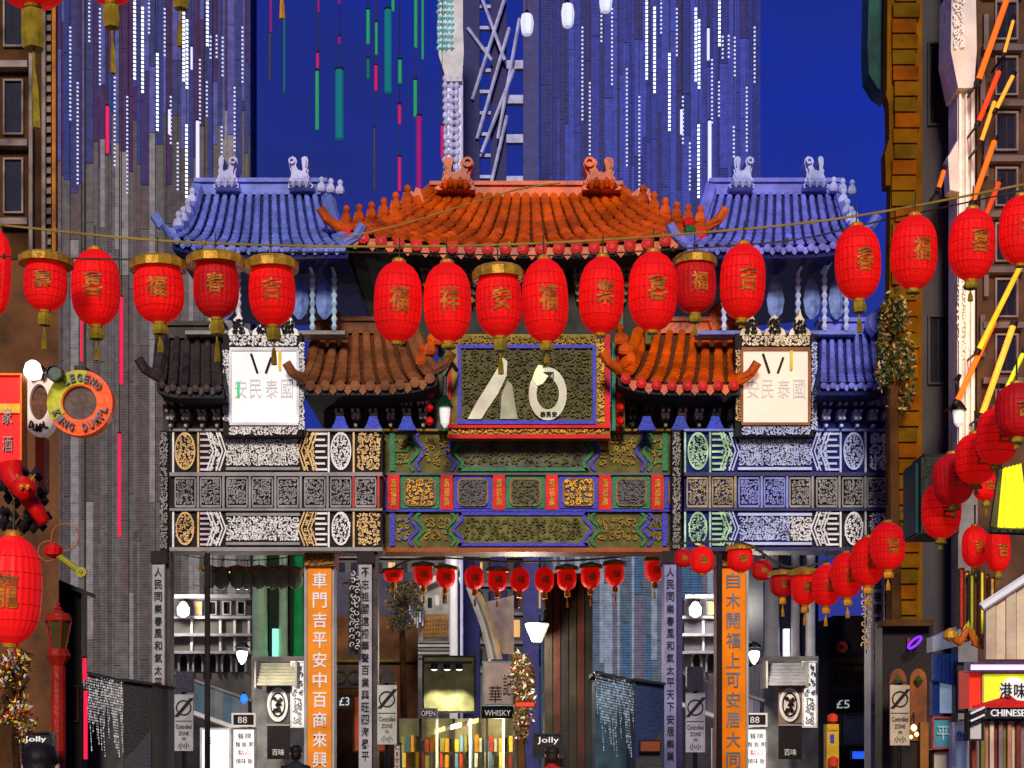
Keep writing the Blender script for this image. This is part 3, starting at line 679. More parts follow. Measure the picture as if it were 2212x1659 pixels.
    # pillars
    for px, w, seq in ((342, 26, '人民同樂春風和氣太平天下安居樂業'), (789, 28, '不忘祖國遠播華聲百業興旺四海昇平')):
        bot = HOR + CAMZ / S(Y)
        pmt = PGREY if not (right and px < 600) else pm('violet_pillar_stone', (.24, .23, .42), .6, var=.25)
        MB().pbox(x(px - w / 2), 1216, x(px + w / 2), bot, Y - .1, .5).build('pillar', pmt, g)
        MB().pbox(x(px - w / 2 - 4), 1190, x(px + w / 2 + 4), 1216, Y - .16, .6).build('pillar_head', DARK, g)
        MB().pbox(x(px + w / 2 + 2), 1192, x(px + w / 2 + 13), bot, Y + .05, .3).build('pillar_edge', BKTILE if not right else pm('dark_violet_edge', (.03, .025, .10), .5), g)
        for k, ch in enumerate(seq): lettering(ch, x(px), 1236 + k * 26.5, 16, 20, Y - .102, INK, g, 'character', bold=.01)
        if px < 600:                                           # narrow carved outer post beside the beams
            MB().pbox(x(346), 930, x(364), 1190, Y + .02, .3).build('outer_post', GROUNDK, g)
            carve(x(347), 934, x(363), 1186, Y + .02, 90, 8, 1.1).build('post_carving', STONE, g, kind='stuff')
    return g
side_gate(0, 'narrow ivory and black carved gate with blue roof and white signboard, left', False)
side_gate(1106, 'narrow blue and silver carved gate with blue roofs and amber-rimmed signboard, right', True)

# ------------------------------------------------------------------ buildings at the sides of the street
def bulb_light(t, c, watts, col, rad=.12):
    L = bpy.data.lights.new('lamp_light', 'POINT'); L.energy = watts; L.color = col; L.shadow_soft_size = rad
    o = bpy.data.objects.new('lamp_light', L); COL.objects.link(o); o.parent = t; o.location = Vector(c) - woff(t)
def window(t, x0, y0, x1, y1, Y, fmat, pmat, bars=1):
    m = MB(); fw = 4
    for a in ((x0, y0, x1, y0 + fw), (x0, y1 - fw, x1, y1), (x0, y0 + fw, x0 + fw, y1 - fw), (x1 - fw, y0 + fw, x1, y1 - fw)): m.pbox(*a, Y - .06, .1)
    w = m.build('window', fmat, t)
    n = bars + 1; wd = (x1 - x0 - 2 * fw) / n
    for k in range(n): MB().pbox(x0 + fw + k * wd + .8, y0 + fw, x0 + fw + (k + 1) * wd - .8, y1 - fw, Y - .01, .02).build('pane', pmat, w)
GLD = pm('dark_glass', (.012, .012, .016), .12, spec=.7, bump=0); GLW = glow('warm_lit_glass', (1, .55, .2), .5)
Y = 24.5
t = thing('brown_building', 'dark brown building with pale stone edges at the upper left', 'building', (X(40, Y), Y, 0))
MB().plan(-260, 124, Y, 8, -120, 560, .12).build('wall', BROWN, t)
MB().plan(-260, 127, Y + .02, 8, 561, HOR + CAMZ / S(Y), .12).build('lower_wall', pm('lower_brown', (.12, .045, .012), .7, var=.6, scale=1.5), t)
BLST = pm('grey_trim_stone', (.22, .17, .14), .7, var=.6, scale=3)
for x0 in (62, 90, 112): MB().pbox(x0, -110, x0 + 8, 560, Y - .12, .13).build('pilaster', BLST if x0 != 112 else pm('orange_trim', (.42, .14, .005), .6, var=.5), t)
for k, y in enumerate((-30, 160, 330)): window(t, 6, y + 10, 50, y + 130, Y, BLST, GLD)
for y in (130, 300, 470): MB().pbox(-200, y, 58, y + 14, Y - .2, .2).build('string_course', BLST, t)
for y in range(-100, 540, 22): MB().pbox(98, y, 110, y + 12, Y - .06, .07).build('quoin', BLST, t)

Y = 26
t = thing('olive_building', 'olive brown building with a rough corner pier and grey wall, upper right', 'building', (X(2000, Y), Y, 0))
MB().plan(1990, 2420, Y, 9, -150, HOR + CAMZ / S(Y), .12).build('wall', SLATE, t)
pr = [(1918, -150), (1992, -150), (1992, 1700), (1924, 1700), (1921, 620), (1924, 400), (1914, 400), (1912, 330), (1921, 300), (1920, 225), (1914, 205), (1916, 190)]
MB().pprism(pr, Y - .3, .3).build('corner_pier', OLBROWN, t)
MB().pprism([(1880, -150), (1918, -150), (1916, 205), (1896, 190), (1877, 160), (1874, 100)], Y + .2, .5).build('teal_cornice', pm('teal_cornice', (.004, .055, .045), .6, var=.5), t)
for k, y in enumerate(range(-130, 1640, 34)):
    MB().pbox(1930 + R.uniform(-4, 6), y, 1984 + R.uniform(-6, 5), y + 30, Y - .36 - R.uniform(0, .06), .08).build('stone_block', pm('ochre_block_%d' % (k % 3), ((.15, .062, .001), (.11, .060, .002), (.18, .050, .001))[k % 3], .8, spec=.05, var=.5, scale=2, bump=.6, bscale=7), t)
window(t, 2005, 90, 2050, 270, Y, SLATE, GLD); window(t, 2005, 680, 2050, 830, Y, SLATE, GLD)
Y = 25
t = thing('carved_facade', 'dark facade with a tall white carved column and orange neon, far right', 'building', (X(2140, Y), Y, 0))
MB().plan(2110, 2480, Y, 6, -150, HOR + CAMZ / S(Y), .12).build('wall', pm('umber_wall', (.075, .036, .018), .7, var=.6, scale=2), t)
m = MB(); m.pbox(2068, -150, 2106, 1000, Y - .2, .5); m.build('column_shaft', PALE, t)
for x in (2072, 2086, 2098): MB().pbox(x, 200, x + 5, 990, Y - .27, .08).build('column_flute', IVORY, t)
MB().pprism([(2056, -30), (2108, -30), (2110, 110), (2104, 190), (2070, 190), (2054, 110)], Y - .4, .7).build('column_capital', PALE, t)
carve(2057, -10, 2082, 108, Y - .4, 5, 11, 1.1).build('capital_carving', IVORY, t, kind='stuff')
MB().pprism([(2048, 340), (2070, 300), (2074, 415), (2052, 410)], Y - .35, .3).build('column_scroll', PALE, t)
carve(2066, 560, 2090, 780, Y - .2, 7, 11, 1.1).build('column_carving', IVORY, t, kind='stuff')
for k, y in enumerate(range(-120, 900, 120)):
    window(t, 2150, y, 2200, y + 85, Y, pm('mauve_frame', (.20, .15, .15), .6), GLD)
    MB().pbox(2125, y + 95, 2212, y + 108, Y - .15, .16).build('ledge', pm('mauve_stone', (.13, .10, .10), .7), t)
for k in range(7):
    MB().pbox(2118 + (k % 2) * 8, k * 130 - 100, 2128 + (k % 2) * 8, k * 130 - 10, Y - .1, .1).build('pilaster', pm('mauve_stone', (.13, .10, .10), .7), t)
MB().pbox(2070, 1000, 2112, HOR + CAMZ / S(Y), Y - .15, .4).build('pier', pm('grey_pier', (.20, .19, .18), .7), t)

NEO = glow('orange_neon', (1, .16, .01), .45); NEO2 = glow('amber_neon', (1, .38, .04), .6); NEOR = glow('red_neon', (1, .06, .01), .35)
NN = [((2178, -10), (2112, 178), 13, NEO, 'thick orange neon bar slanting at the top right'), ((2160, 150), (2112, 268), 11, NEOR, 'deep red neon bar slanting below the thick orange one'),
      ((2190, 160), (2150, 240), 9, NEO2, 'short amber neon bar beside the mauve window'), ((2150, 215), (2118, 310), 9, NEO2, 'amber neon bar crossing the upper facade ledge'),
      ((2150, 300), (2100, 440), 12, NEO, 'long orange neon bar beside the white column'), ((2160, 390), (2128, 470), 10, NEOR, 'red neon bar just above the strung wire'),
      ((2040, 365), (2026, 412), 10, NEO, 'small orange neon bar on the grey wall'), ((2190, 40), (2168, 120), 7, NEO2, 'thin amber neon bar near the top right corner'),
      ((2212, 560), (2112, 760), 12, pm('yellow_banner_tube', (.75, .48, .02), .5, 0, .25), 'yellow neon bar slanting below the hanging lanterns'),
      ((2150, 690), (2066, 870), 12, NEO, 'orange neon bar slanting down to the grey wall lamp'), ((2190, 700), (2120, 900), 14, pm('amber_neon_tube', (.9, .4, .05), .5, 0, .35), 'broad amber neon bar right of the wall lamp'),
      ((2212, 760), (2160, 870), 10, glow('lime_neon', (.5, .75, .02), .35), 'lime green neon bar near the right edge')]
for a, b, w, mt, lab in NN:
    t = thing('neon_bar', lab, 'neon light', P(*b, 24.3), 'slanting neon bars on the right facade')
    MB().tube([P(*a, 24.3), P(*b, 24.2)], w * S(24) / 2, 8).build('tube', mt, t)
    d = (P(*a, 24.3) - P(*b, 24.2)).normalized()
    for q in (P(*a, 24.3), P(*b, 24.2)): MB().tube([q - d * .04, q + d * .04], w * S(24) * .62, 8).build('end_cap', BLACKM, t)
    MB().tube([P(*b, 24.2) , P(*b, 24.2) + Vector((0, .6, 0))], .02, 5).build('bracket', BLACKM, t)
    if lab.startswith(('thick', 'long', 'orange', 'yellow', 'broad')): bulb_light(t, (P(*a, 23.2) + P(*b, 23.2)) / 2, 42, (1, .42, .08), .3)

# ------------------------------------------------------------------ hanging lights in the sky
LEDW = glow('white_led', (.85, .92, 1.0), 1.6); LEDP = glow('pale_led', (.62, .68, 1.0), .55)
strs = [(291, -20, 172, 1), (308, 18, 203, 1), (340, 118, 285, 1), (397, 20, 178, 1), (404, 45, 198, 1), (448, -20, 106, 1), (455, 80, 130, 0), (468, 78, 124, 0), (481, 82, 170, 0), (447, 178, 258, 0),
        (403, 272, 430, 1), (193, -10, 95, 0), (432, 130, 270, 0), (369, 210, 310, 0), (479, 275, 345, 0), (152, 60, 260, 0), (168, 180, 400, 0), (216, 20, 190, 0), (248, 150, 360, 0), (275, 210, 420, 0), (322, -10, 80, 0), (356, 20, 120, 0), (384, 310, 410, 0), (507, 190, 330, 0), (524, 60, 180, 0)]
def bead_string(x, y0, y1, bright, Y, lab, grp):
    t = thing('light_string', lab, 'light string', P(x, y1, Y), grp)
    MB().tube([P(x, -140, Y), P(x, y1, Y)], .008, 4).build('cord', WIRE, t)
    m = MB(); y = y0; s = 2.3 * S(Y) * (1 if bright else .8)
    while y < y1:
        c = P(x, y, Y); m.box(c.x - s, c.x + s, Y - s, Y + s, c.z - s * .95, c.z + s * .95); y += 9
    m.build('beads', LEDW if bright else LEDP, t, kind='stuff')
for side, ox, where in ((0, 0, 'the violet tower'), (1, 1106, 'the royal blue tower')):
    so_ = sorted(q for q in strs if q[0] + ox < 540 or q[0] > 64 + 20 and q[0] + ox > 1175)
    for i, (x, y0, y1, b) in enumerate(so_):
        bead_string(x + ox, y0 if y0 > 0 or not side else y0, y1, b, 42, '%s white light string from the left in front of %s' % (ORD[i], where), 'white light strings by ' + where)
def sky_tube(x, y0, y1, w, mt, lab, grp, Y=40):
    t = thing('light_tube', lab, 'light tube', P(x, y1, Y), grp)
    m = MB(); n = 4
    m.tube([P(x, y0 + (y1 - y0) * k / n, Y) for k in range(n + 1)], w * S(Y) / 2, 8); m.build('tube', mt, t)
    MB().tube([P(x, -140, Y), P(x, y0, Y)], .008, 4).build('cord', WIRE, t)
    MB().tube([P(x, y0 - 2, Y), P(x, y0 + 2, Y)], w * S(Y) * .55, 8).build('cap', BLACKM, t)
GT = glow('green_tube', (.02, .30, .10), .4); GD = glow('dull_green_tube', (.01, .17, .08), .3); MG = glow('magenta_tube', (.50, .01, .10), .5); MD = glow('dim_magenta_tube', (.28, .01, .16), .35)
TL = glow('teal_tube', (.005, .14, .17), .5); OT = pm('olive_tube', (.08, .07, .02), .6); LV = glow('lavender_tube', (.62, .64, 1.0), .75); VT = glow('violet_tube', (.10, .01, .16), .4); RT = glow('rose_red_tube', (.85, .01, .06), .75)
TUBES = [('green', GT, [(685, 152, 280, 8), (795, 20, 95, 8), (813, 47, 118, 6), (849, -20, 24, 7), (864, 128, 180, 8), (898, -20, 103, 7), (913, -20, 128, 5), (897, 172, 252, 8)]),
         ('dull green', GD, [(795, 125, 170, 6), (577 + 37, 40, 200, 4)]),
         ('magenta', MG, [(686, 113, 147, 6), (812, 140, 195, 7), (863, 225, 268, 7), (863, 338, 412, 7), (955, 270, 340, 6)]),
         ('dim magenta', MD, [(688, -20, 26, 5), (733, -20, 8, 6), (733, 78, 95, 6), (905, 250, 412, 13), (585, -20, 70, 5)]),
         ('broad teal', TL, [(733, 150, 300, 18), (838, 20, 200, 16)]),
         ('olive', OT, [(583, 70, 172, 4), (809, 274, 412, 4)]),
         ('lavender', LV, [(427, 260, 415, 8), (1533, 260, 415, 8), (414 + 1106 - 1106 + 0, 100, 150, 5), (1530, 60, 130, 6), (366, 235, 290, 6), (1472, 235, 290, 6)]),
         ('rose red', RT, [(232, 228, 330, 7), (262, 640, 830, 8), (176, 690, 780, 5), (258, 935, 1160, 7), (183, 1420, 1470, 9), (185, 1490, 1640, 9)])]
for cn, mt, lst in TUBES:
    for i, (x, y0, y1, w) in enumerate(sorted(lst)):
        where = 'beside the ring sign' if (cn == 'rose red' and y0 > 500) else 'in the night sky'
        yy = 22 if (cn == 'rose red' and y0 > 500) else 40
        sky_tube(x, y0, y1, w, mt, '%s %s light tube from the left, hanging %s' % (ORD[i], cn, 'below the left lantern row' if yy == 22 else 'in the night sky'), cn + ' hanging light tubes', yy)
Y = 30
for i, (x, y0, y1) in enumerate(((50, 35, 76), (1138, 30, 75), (1226, 8, 58), (1308, -15, 26))):
    t = thing('white_lamp', '%s white fluted lamp hanging from the top edge' % ('lone' if i == 0 else ('leftmost', 'middle', 'rightmost')[i - 1]), 'lamp', P(x, y1, Y), 'white hanging lamps')
    h = (y1 - y0) * S(Y); MB().lathe(P(x, y1, Y), [(.08, 0), (.11, h * .15), (.13, h * .6), (.10, h * .95), (.03, h)], 14, 1, .12).build('shade', glow('lamp_shade_white', (.75, .8, 1), .5), t)
    MB().tube([P(x, y0, Y), P(x, -140, Y)], .012, 5).build('cord', WIRE, t)
    MB().lathe(P(x, y0 + 2, Y), [(.05, 0), (.05, .05), (.02, .09)], 8).build('cap', BLACKM, t)

# ------------------------------------------------------------------ lanterns
def lantern(px, y0, y1, w, Y, label, grp, cap=0, tassel=0, glyph='福', red=None, tilt=0.0, tm=None, cat='lantern'):
    """hanging paper lantern: px centre, y0..y1 shade in picture units, w width"""
    t = thing('paper_lantern', label, cat, P(px, y1, Y), grp)
    h = (y1 - y0) * S(Y); r = w * S(Y) / 2; c = P(px, y1, Y); n = 14
    prof = []
    for k in range(n + 1):
        u = k / n; a = abs(2 * u - 1); q = (1 - a ** 3.4) ** .5 * .90 + .10 * (1 - a ** 2)
        prof.append((r * max(.24, q), h * u))
    big = w > 60
    t.rotation_euler = (0, math.radians(((px * 7) % 5) - 2), math.radians((px * 3) % 30 - 15)) if not glyph else (0, math.radians(((px * 7) % 5) - 2) * .8, 0)
    MB().lathe(c, prof, 52 if big else 16, 1, .022 if big else .05).build('shade', red or LRED, t, smooth=False)
    if big:
        m = MB()
        for k in range(3, n - 1, 2): m.lathe(c + Vector((0, 0, prof[k][1])), [(prof[k][0] * .99, -.003), (prof[k][0] * 1.006, 0), (prof[k][0] * .99, .003)], 28)
        m.build('hoops', pm('lantern_hoop', (.50, .006, .006), .5, 0, .08, (1, .01, .01)), t)
    MB().lathe(c + Vector((0, 0, h * .985)), [(r * .30, 0), (r * .30, h * .035), (r * .2, h * .06)], 12).build('top_collar', LGOLD, t)
    MB().lathe(c - Vector((0, 0, h * .03)), [(r * .24, 0), (r * .28, h * .04)], 12).build('bottom_collar', LGOLD, t)
    if cap:
        cw = cap * S(Y) / 2
        pc = [(cw, -h * .02), (cw, h * .10), (cw * .86, h * .15), (cw * .45, h * .20), (cw * .12, h * .24)]
        MB().lathe(c + Vector((0, 0, h * .84)), pc, 28 if big else 14, 1, .03).build('fringed_cap', LGOLD, t)
    MB().tube([c + Vector((0, 0, h)), c + Vector((0, 0, h + .10 + h * .15))], max(.006, r * .03), 5).build('hanger', WIRE, t)
    if tassel:
        tl = tassel * S(Y); tm = tm or LOLIVE
        k = MB().lathe(c + Vector((0, 0, -h * .03 - tl * .34)), [(r * .30, 0), (r * .34, tl * .12), (r * .30, tl * .32), (r * .12, tl * .345)], 10, 1, .12).build('tassel_head', tm, t)
        m = MB(); m.tube([c + Vector((0, 0, -h * .03 - tl * .34)), c + Vector((0, 0, -h * .03 - tl * .55))], r * .04, 5)
        m.lathe(c + Vector((0, 0, -h * .03 - tl)), [(r * .13, 0), (r * .11, tl * .3), (r * .06, tl * .45)], 8, 1, .3)
        m.build('tassel_strands', tm, k)
    if glyph:
        v, f, tw, th = text_verts(glyph, .02); sc = .78 * r / max(tw, .01); vs = []
        for a, b, z in v:
            x = a * sc + r * .12; zz = b * sc * h * .32 / (th * sc) + h * .47
            u = min(max(zz / h, 0), 1); aa = abs(2 * u - 1); R0 = r * max(.24, (1 - aa ** 3.4) ** .5 * .90 + .10 * (1 - aa ** 2))
            yy = -math.sqrt(max(R0 * R0 - x * x, 0)) - .006 - z / .03 * .004
            vs.append((c.x + x, c.y + yy, c.z + zz))
        m = MB(); m.add(vs, f); m.build('emblem', pm('lantern_emblem_gold', (.36, .12, .008), .5, .1, var=.6, scale=14), t)
    return t
GU = 'red lanterns strung across the street'
UP = [(-8, 500, 682, 60, 0, 0), (97, 552, 672, 92, 118, 80), (208, 540, 704, 104, 0, 70), (345, 560, 698, 108, 122, 60), (468, 552, 688, 98, 130, 90), (590, 560, 704, 100, 118, 80), (857, 566, 740, 104, 0, 0),
      (968, 568, 740, 103, 0, 24), (1080, 578, 728, 100, 112, 76), (1180, 560, 740, 100, 0, 40), (1297, 556, 722, 98, 0, 0), (1409, 545, 716, 105, 0, 0), (1501, 552, 678, 92, 96, 44), (1602, 528, 690, 98, 0, 14),
      (1855, 488, 648, 98, 0, 66), (1972, 466, 626, 98, 0, 10), (2097, 452, 606, 98, 0, 40), (2204, 424, 572, 92, 0, 0)]
gl = '福壽喜福春吉福祥安福樂喜福吉春福喜福'
DESC = ['cut off by the left edge of the picture', 'with a gold fringed cap, above the white ring sign', 'tall and hatless, above the orange ring sign', 'with a gold cap, beside the dark tiled roof',
        'with a brown gold cap and long tassel, under the blue roof end', 'with a gold cap, over the crest of the white signboard', 'tall, left of the central signboard, without tassel', 'tall, over the left corner of the olive signboard',
        'with a dull gold cap, over the olive signboard', 'tall, over the flame emblem of the olive signboard', 'tall, over the right part of the olive signboard', 'tall and broad, above the orange lower roof', 'small with a gold cap, overlapped by a taller lantern',
        'tall, beside the amber signboard crest', 'with a long stem tassel, in front of the right blue roof', 'hanging in front of the olive corner pier', 'hanging before the white carved column', 'cut off by the right edge of the picture']
for i, (x, a, b, w, cap, ts) in enumerate(UP):
    yd = 12.4 if cap and x < 1400 else (13.4 if cap else 13.0)
    lantern(x, a, b, w, yd + (i % 3) * .05, 'red paper lantern ' + DESC[i], GU, cap, ts, gl[i], LDRED if x in (468, 1501) else None)
# wires
def wire(pts, Y, lab, r=.010, mt=None):
    q = [P(a, b, Y) for a, b in pts]; fine = []
    for i in range(len(q) - 1):
        for k in range(8):
            u = k / 8; p0 = q[max(i - 1, 0)]; p1 = q[i]; p2 = q[i + 1]; p3 = q[min(i + 2, len(q) - 1)]
            fine.append(.5 * ((2 * p1) + (p2 - p0) * u + (2 * p0 - 5 * p1 + 4 * p2 - p3) * u * u + (3 * p1 - p0 - 3 * p2 + p3) * u ** 3))
    fine.append(q[-1])
    t = thing('lantern_wire', lab, 'cable', fine[0]); MB().tube(fine, r, 5).build('cable', mt or WIREY, t)
    m = MB()
    for k in range(4, len(fine), 7): m.lathe(fine[k], [(r * 1.2, -.02), (r * 2.2, 0), (r * 1.2, .02)], 6)
    m.build('cable_clips', mt or WIREY, t, kind='stuff')
wire([(-200, 470), (0, 486), (350, 520), (720, 532), (1100, 528), (1480, 505), (1860, 465), (2400, 360)], 13.1, 'ochre cable carrying the upper lantern row across the street')
wire([(540, 546), (800, 545), (1180, 552), (1420, 540), (1700, 520), (1900, 478), (2400, 370)], 13.2, 'thinner dark cable just under the lantern row', .007, WIRE)
wire([(730, 516), (870, 484), (1100, 414), (1210, 395)], 24, 'short ochre cable slanting across the orange roof', .012)
wire([(-200, 548), (250, 560), (520, 562), (700, 556)], 12.5, 'dark cable tying the capped lanterns at the left', .007, WIRE)
# top-left lanterns, cut by the upper edge
lantern(70, -120, 14, 150, 8.6, 'large red lantern at the top left with drooping gold tassel', 'lanterns cut by the top edge', 0, 260, None)
lantern(240, -110, 6, 110, 8.9, 'red lantern over the violet tower with olive tassel block', 'lanterns cut by the top edge', 0, 150, None)
lantern(392, -150, -26, 100, 9.2, 'lantern above the frame whose olive tassel hangs beside light strings', 'lanterns cut by the top edge', 0, 122, None)
lantern(608, -190, -60, 90, 9.4, 'lantern above the frame with a thin orange tassel end', 'lanterns cut by the top edge', 0, 96, None, tm=LORANGE)
# small rows
xs = [(850, 1228, 1258), (915, 1216, 1266), (962, 1222, 1270), (1025, 1222, 1274), (1074, 1226, 1278), (1122, 1226, 1278), (1176, 1224, 1280), (1225, 1222, 1276), (1276, 1218, 1272), (1328, 1212, 1266), (1414, 1204, 1258)]
for i, (x, a, b) in enumerate(xs):
    lantern(x, a, b, 42, 31, 'small red lantern under the middle gate beam, %s from the left' % ORD[i], 'small lanterns under the middle gate', 0 if i in (3, 5, 6) else 52, 34, '福', None, tm=LORANGE)
wire([(740, 1262), (830, 1235), (915, 1205), (1120, 1214), (1330, 1204), (1480, 1180)], 31, 'ochre cable carrying the small lanterns under the gate beam', .02)
for i, (x, w) in enumerate(((451, 34), (479, 34), (513, 34), (534, 30), (559, 34), (588, 36), (609, 32), (638, 34))):
    lantern(x, 1224 + 3 * (i % 2), 1272, w, 30.5, 'small grey green lantern under the ivory gate, %s from the left' % ORD[i], 'grey green lanterns under the ivory gate', 44, 0, None, LGREY)
wire([(372, 1192), (440, 1206), (560, 1210), (660, 1198)], 30.5, 'thin cable carrying the grey green lanterns', .012, WIRE)
xr = [(1476, 1186, 1226, 40, 2), (1516, 1180, 1240, 52, 0), (1600, 1178, 1236, 56, 0), (1646, 1210, 1254, 46, 1), (1690, 1234, 1290, 52, 1), (1738, 1230, 1308, 58, 0), (1784, 1220, 1310, 62, 0), (1830, 1194, 1292, 66, 0), (1874, 1160, 1266, 72, 0), (1918, 1128, 1232, 74, 0)]
for i, (x, a, b, w, k) in enumerate(xr):
    lantern(x, a, b, w, 21.0 - i * .4, 'red lantern in the rising row below the blue gate, %s from the left' % ORD[i], 'lanterns rising below the blue gate', w + 12 if i in (2, 4, 5) else 0, 40 if i > 3 else 0, '喜', LDRED if k else None, tm=LORANGE)
wire([(1440, 1176), (1600, 1172), (1700, 1224), (1800, 1205), (1920, 1128), (2010, 1040), (2150, 880)], 19.5, 'dark cable carrying the rising lantern row at right', .014, WIRE)
xq = [(2032, 1040, 1164, 84, 11.5), (2060, 980, 1092, 88, 11.2), (2108, 936, 1046, 86, 10.8), (2152, 880, 1004, 88, 10.4), (2196, 828, 946, 92, 10.0), (2130, 1020, 1082, 56, 11.6), (2106, 1136, 1226, 58, 11.0), (2156, 1140, 1236, 56, 10.7)]
qd = ['lowest of the cluster beside the dark speaker box', 'half hiding the dark speaker box', 'in the middle of the cluster by the grey pier', 'above the yellow fan banner', 'darkest, highest of the cluster by the right edge', 'smallest, left of the yellow fan banner', 'above the striped vertical banners', 'below the yellow fan banner']
for i, (x, a, b, w, y) in enumerate(xq):
    lantern(x, a, b, w, y, 'red lantern ' + qd[i], 'lantern cluster at the right', 0, 20 if i < 5 else 30, '吉', LDRED if i in (4, 1) else None)

# ------------------------------------------------------------------ street furniture, signs and stalls
def sign(name, label, cat, x0, y0, x1, y1, Y, face, frame, text=(), d=.12, fw=4, grp=None):
    t = thing(name, label, cat, P((x0 + x1) / 2, y1, Y), grp)
    MB().pbox(x0 + fw, y0 + fw, x1 - fw, y1 - fw, Y, d * .7).build('panel', face, t)
    m = MB()
    for a in ((x0, y0, x1, y0 + fw), (x0, y1 - fw, x1, y1), (x0, y0 + fw, x0 + fw, y1 - fw), (x1 - fw, y0 + fw, x1, y1 - fw)): m.pbox(*a, Y - .03, d)
    m.build('frame', frame, t)
    for (s, px, py, w, h, mt) in text: lettering(s, px, py, w, h, Y, mt, t)
    return t
def ringtext(t, s, cx, cy, r, a0, a1, h, Y, mat, flip=False):
    for k, ch in enumerate(s):
        if ch == ' ': continue
        a = math.radians(a0 + (a1 - a0) * k / (len(s) - 1))
        rot = a - PI / 2 if not flip else a + PI / 2
        lettering(ch, cx + r * math.cos(a), cy - r * math.sin(a), h * .62, h, Y, mat, t, 'letter', .02, .02, rot)
Y = 10.5
ORRING = pm('orange_ring_paint', (.78, .085, .004), .4, 0, .12, (1, .12, .01), var=.2); LIME = pm('lime_ring_paint', (.35, .38, .01), .4, 0, .1, (.5, .6, .01))
t = thing('ring_sign', 'large orange ring sign with grey lettering, lime at its left side', 'sign', P(172, 940, Y))
c = P(172, 870, Y); MB().ring((c.x, Y, c.z), 37 * S(Y), 71 * S(Y), .09, 48).build('ring', ORRING, t)
m = MB(); vs = []; a0, a1 = 75, 215
for k in range(17):
    a = math.radians(a0 + (a1 - a0) * k / 16)
    for r_ in (39, 70): vs.append((c.x + r_ * S(Y) * math.cos(a), Y - .008, c.z + r_ * S(Y) * math.sin(a)))
m.add(vs + [(x, Y - .003, z) for x, y, z in vs], [(2 * k, 2 * k + 2, 2 * k + 3, 2 * k + 1) for k in range(16)]); m.build('lime_segment', LIME, t)
m = MB(); m.lathe((0, 0, 0), [(36.5 * S(Y), 0), (36.5 * S(Y), .04)], 32); m.v = [(a + c.x, b_ + Y + .03, z + c.z) for a, z, b_ in m.v]; m.build('centre_disc', pm('ring_centre_brown', (.085, .06, .05), .5, var=.5, scale=9), t)
ringtext(t, 'LEGEND', 172, 870, 54, 122, 40, 17, Y - .01, INKG); ringtext(t, 'KING DUMPL', 172, 870, 54, 205, 345, 17, Y - .01, INKG, True)
MB().pbox(160, 790, 184, 799, Y + .02, .5).build('arm', BLACKM, t)
t = thing('ring_sign', 'white oval ring sign seen at an angle, with brown centre', 'sign', P(84, 945, Y + .3))
c = P(84, 868, Y + .3); MB().ring((c.x, c.y, c.z), 40 * S(Y), 76 * S(Y), .10, 48, .52).build('ring', pm('cream_ring', (.85, .70, .60), .45, 0, .12, (1, .85, .75)), t)
m = MB(); m.lathe((0, 0, 0), [(40 * S(Y), 0), (40 * S(Y), .04)], 32); m.v = [(a * .52 + c.x, b_ + c.y + .04, z + c.z) for a, z, b_ in m.v]; m.build('centre_disc', pm('oval_centre_brown', (.10, .035, .015), .5, var=.6, scale=14), t)
for s, a0, a1, fl in (('LEGEND', 115, 65, False), ('DUMPL', 240, 300, True)):
    for k, ch in enumerate(s):
        a = math.radians(a0 + (a1 - a0) * k / (len(s) - 1)); lettering(ch, 84 + 31 * math.cos(a), 868 - 58 * math.sin(a), 8, 17, Y + .29, INK, t, 'letter', .02, .02, (a - PI / 2 if not fl else a + PI / 2 - 2 * PI) * .6)
for a, b_ in ((790, 960), ): MB().pbox(76, 944, 96, 1056, Y + .35, .12).build('post', pm('orange_brown_post', (.34, .06, .008), .5), t)
t = thing('disc_sign', 'small dark teal disc sign above the ring signs', 'sign', P(118, 823, Y - .1))
m = MB(); m.lathe((0, 0, 0), [(17 * S(Y), 0), (17 * S(Y), .06)], 24); c = P(118, 806, Y - .1); m.v = [(a + c.x, b_ + c.y, z + c.z) for a, z, b_ in m.v]; m.build('disc', pm('dark_teal_disc', (.03, .07, .07), .4), t)
MB().ring((c.x, c.y - .02, c.z), 15 * S(Y), 17.5 * S(Y), .05, 24).build('rim', BLACKM, t)
t = thing('flood_lamp', 'glaring white flood lamp beside the white ring sign', 'lamp', P(70, 820, Y - .2))
c = P(71, 803, Y - .2); MB().lathe(c - Vector((0, 0, .05)), [(.02, 0), (.05, .01), (.06, .05), (.045, .10), (.02, .12)], 12).build('bulb', glow('flood_white', (1, .88, .78), 3.0), t)
MB().pbox(58, 785, 86, 792, Y - .2, .15).build('hood', BLACKM, t); bulb_light(t, c + Vector((-.1, -.5, .1)), 9, (1, .6, .3))
REDB = glow('red_banner', (1, .012, .012), .28)
t = sign('vertical_banner', 'bright red vertical banner with gold band at the left edge', 'banner', -40, 806, 47, 1006, 10.2, REDB, pm('banner_orange_edge', (.75, .16, .01), .5), [('酒', 18, 960, 22, 34, pm('banner_grey', (.30, .28, .28), .6)), ('家', 18, 1000 - 100, 22, 34, pm('banner_grey', (.30, .28, .28), .6))])
MB().pbox(-36, 872, 43, 892, 10.2 - .02, .02).build('gold_band', GOLD, t)
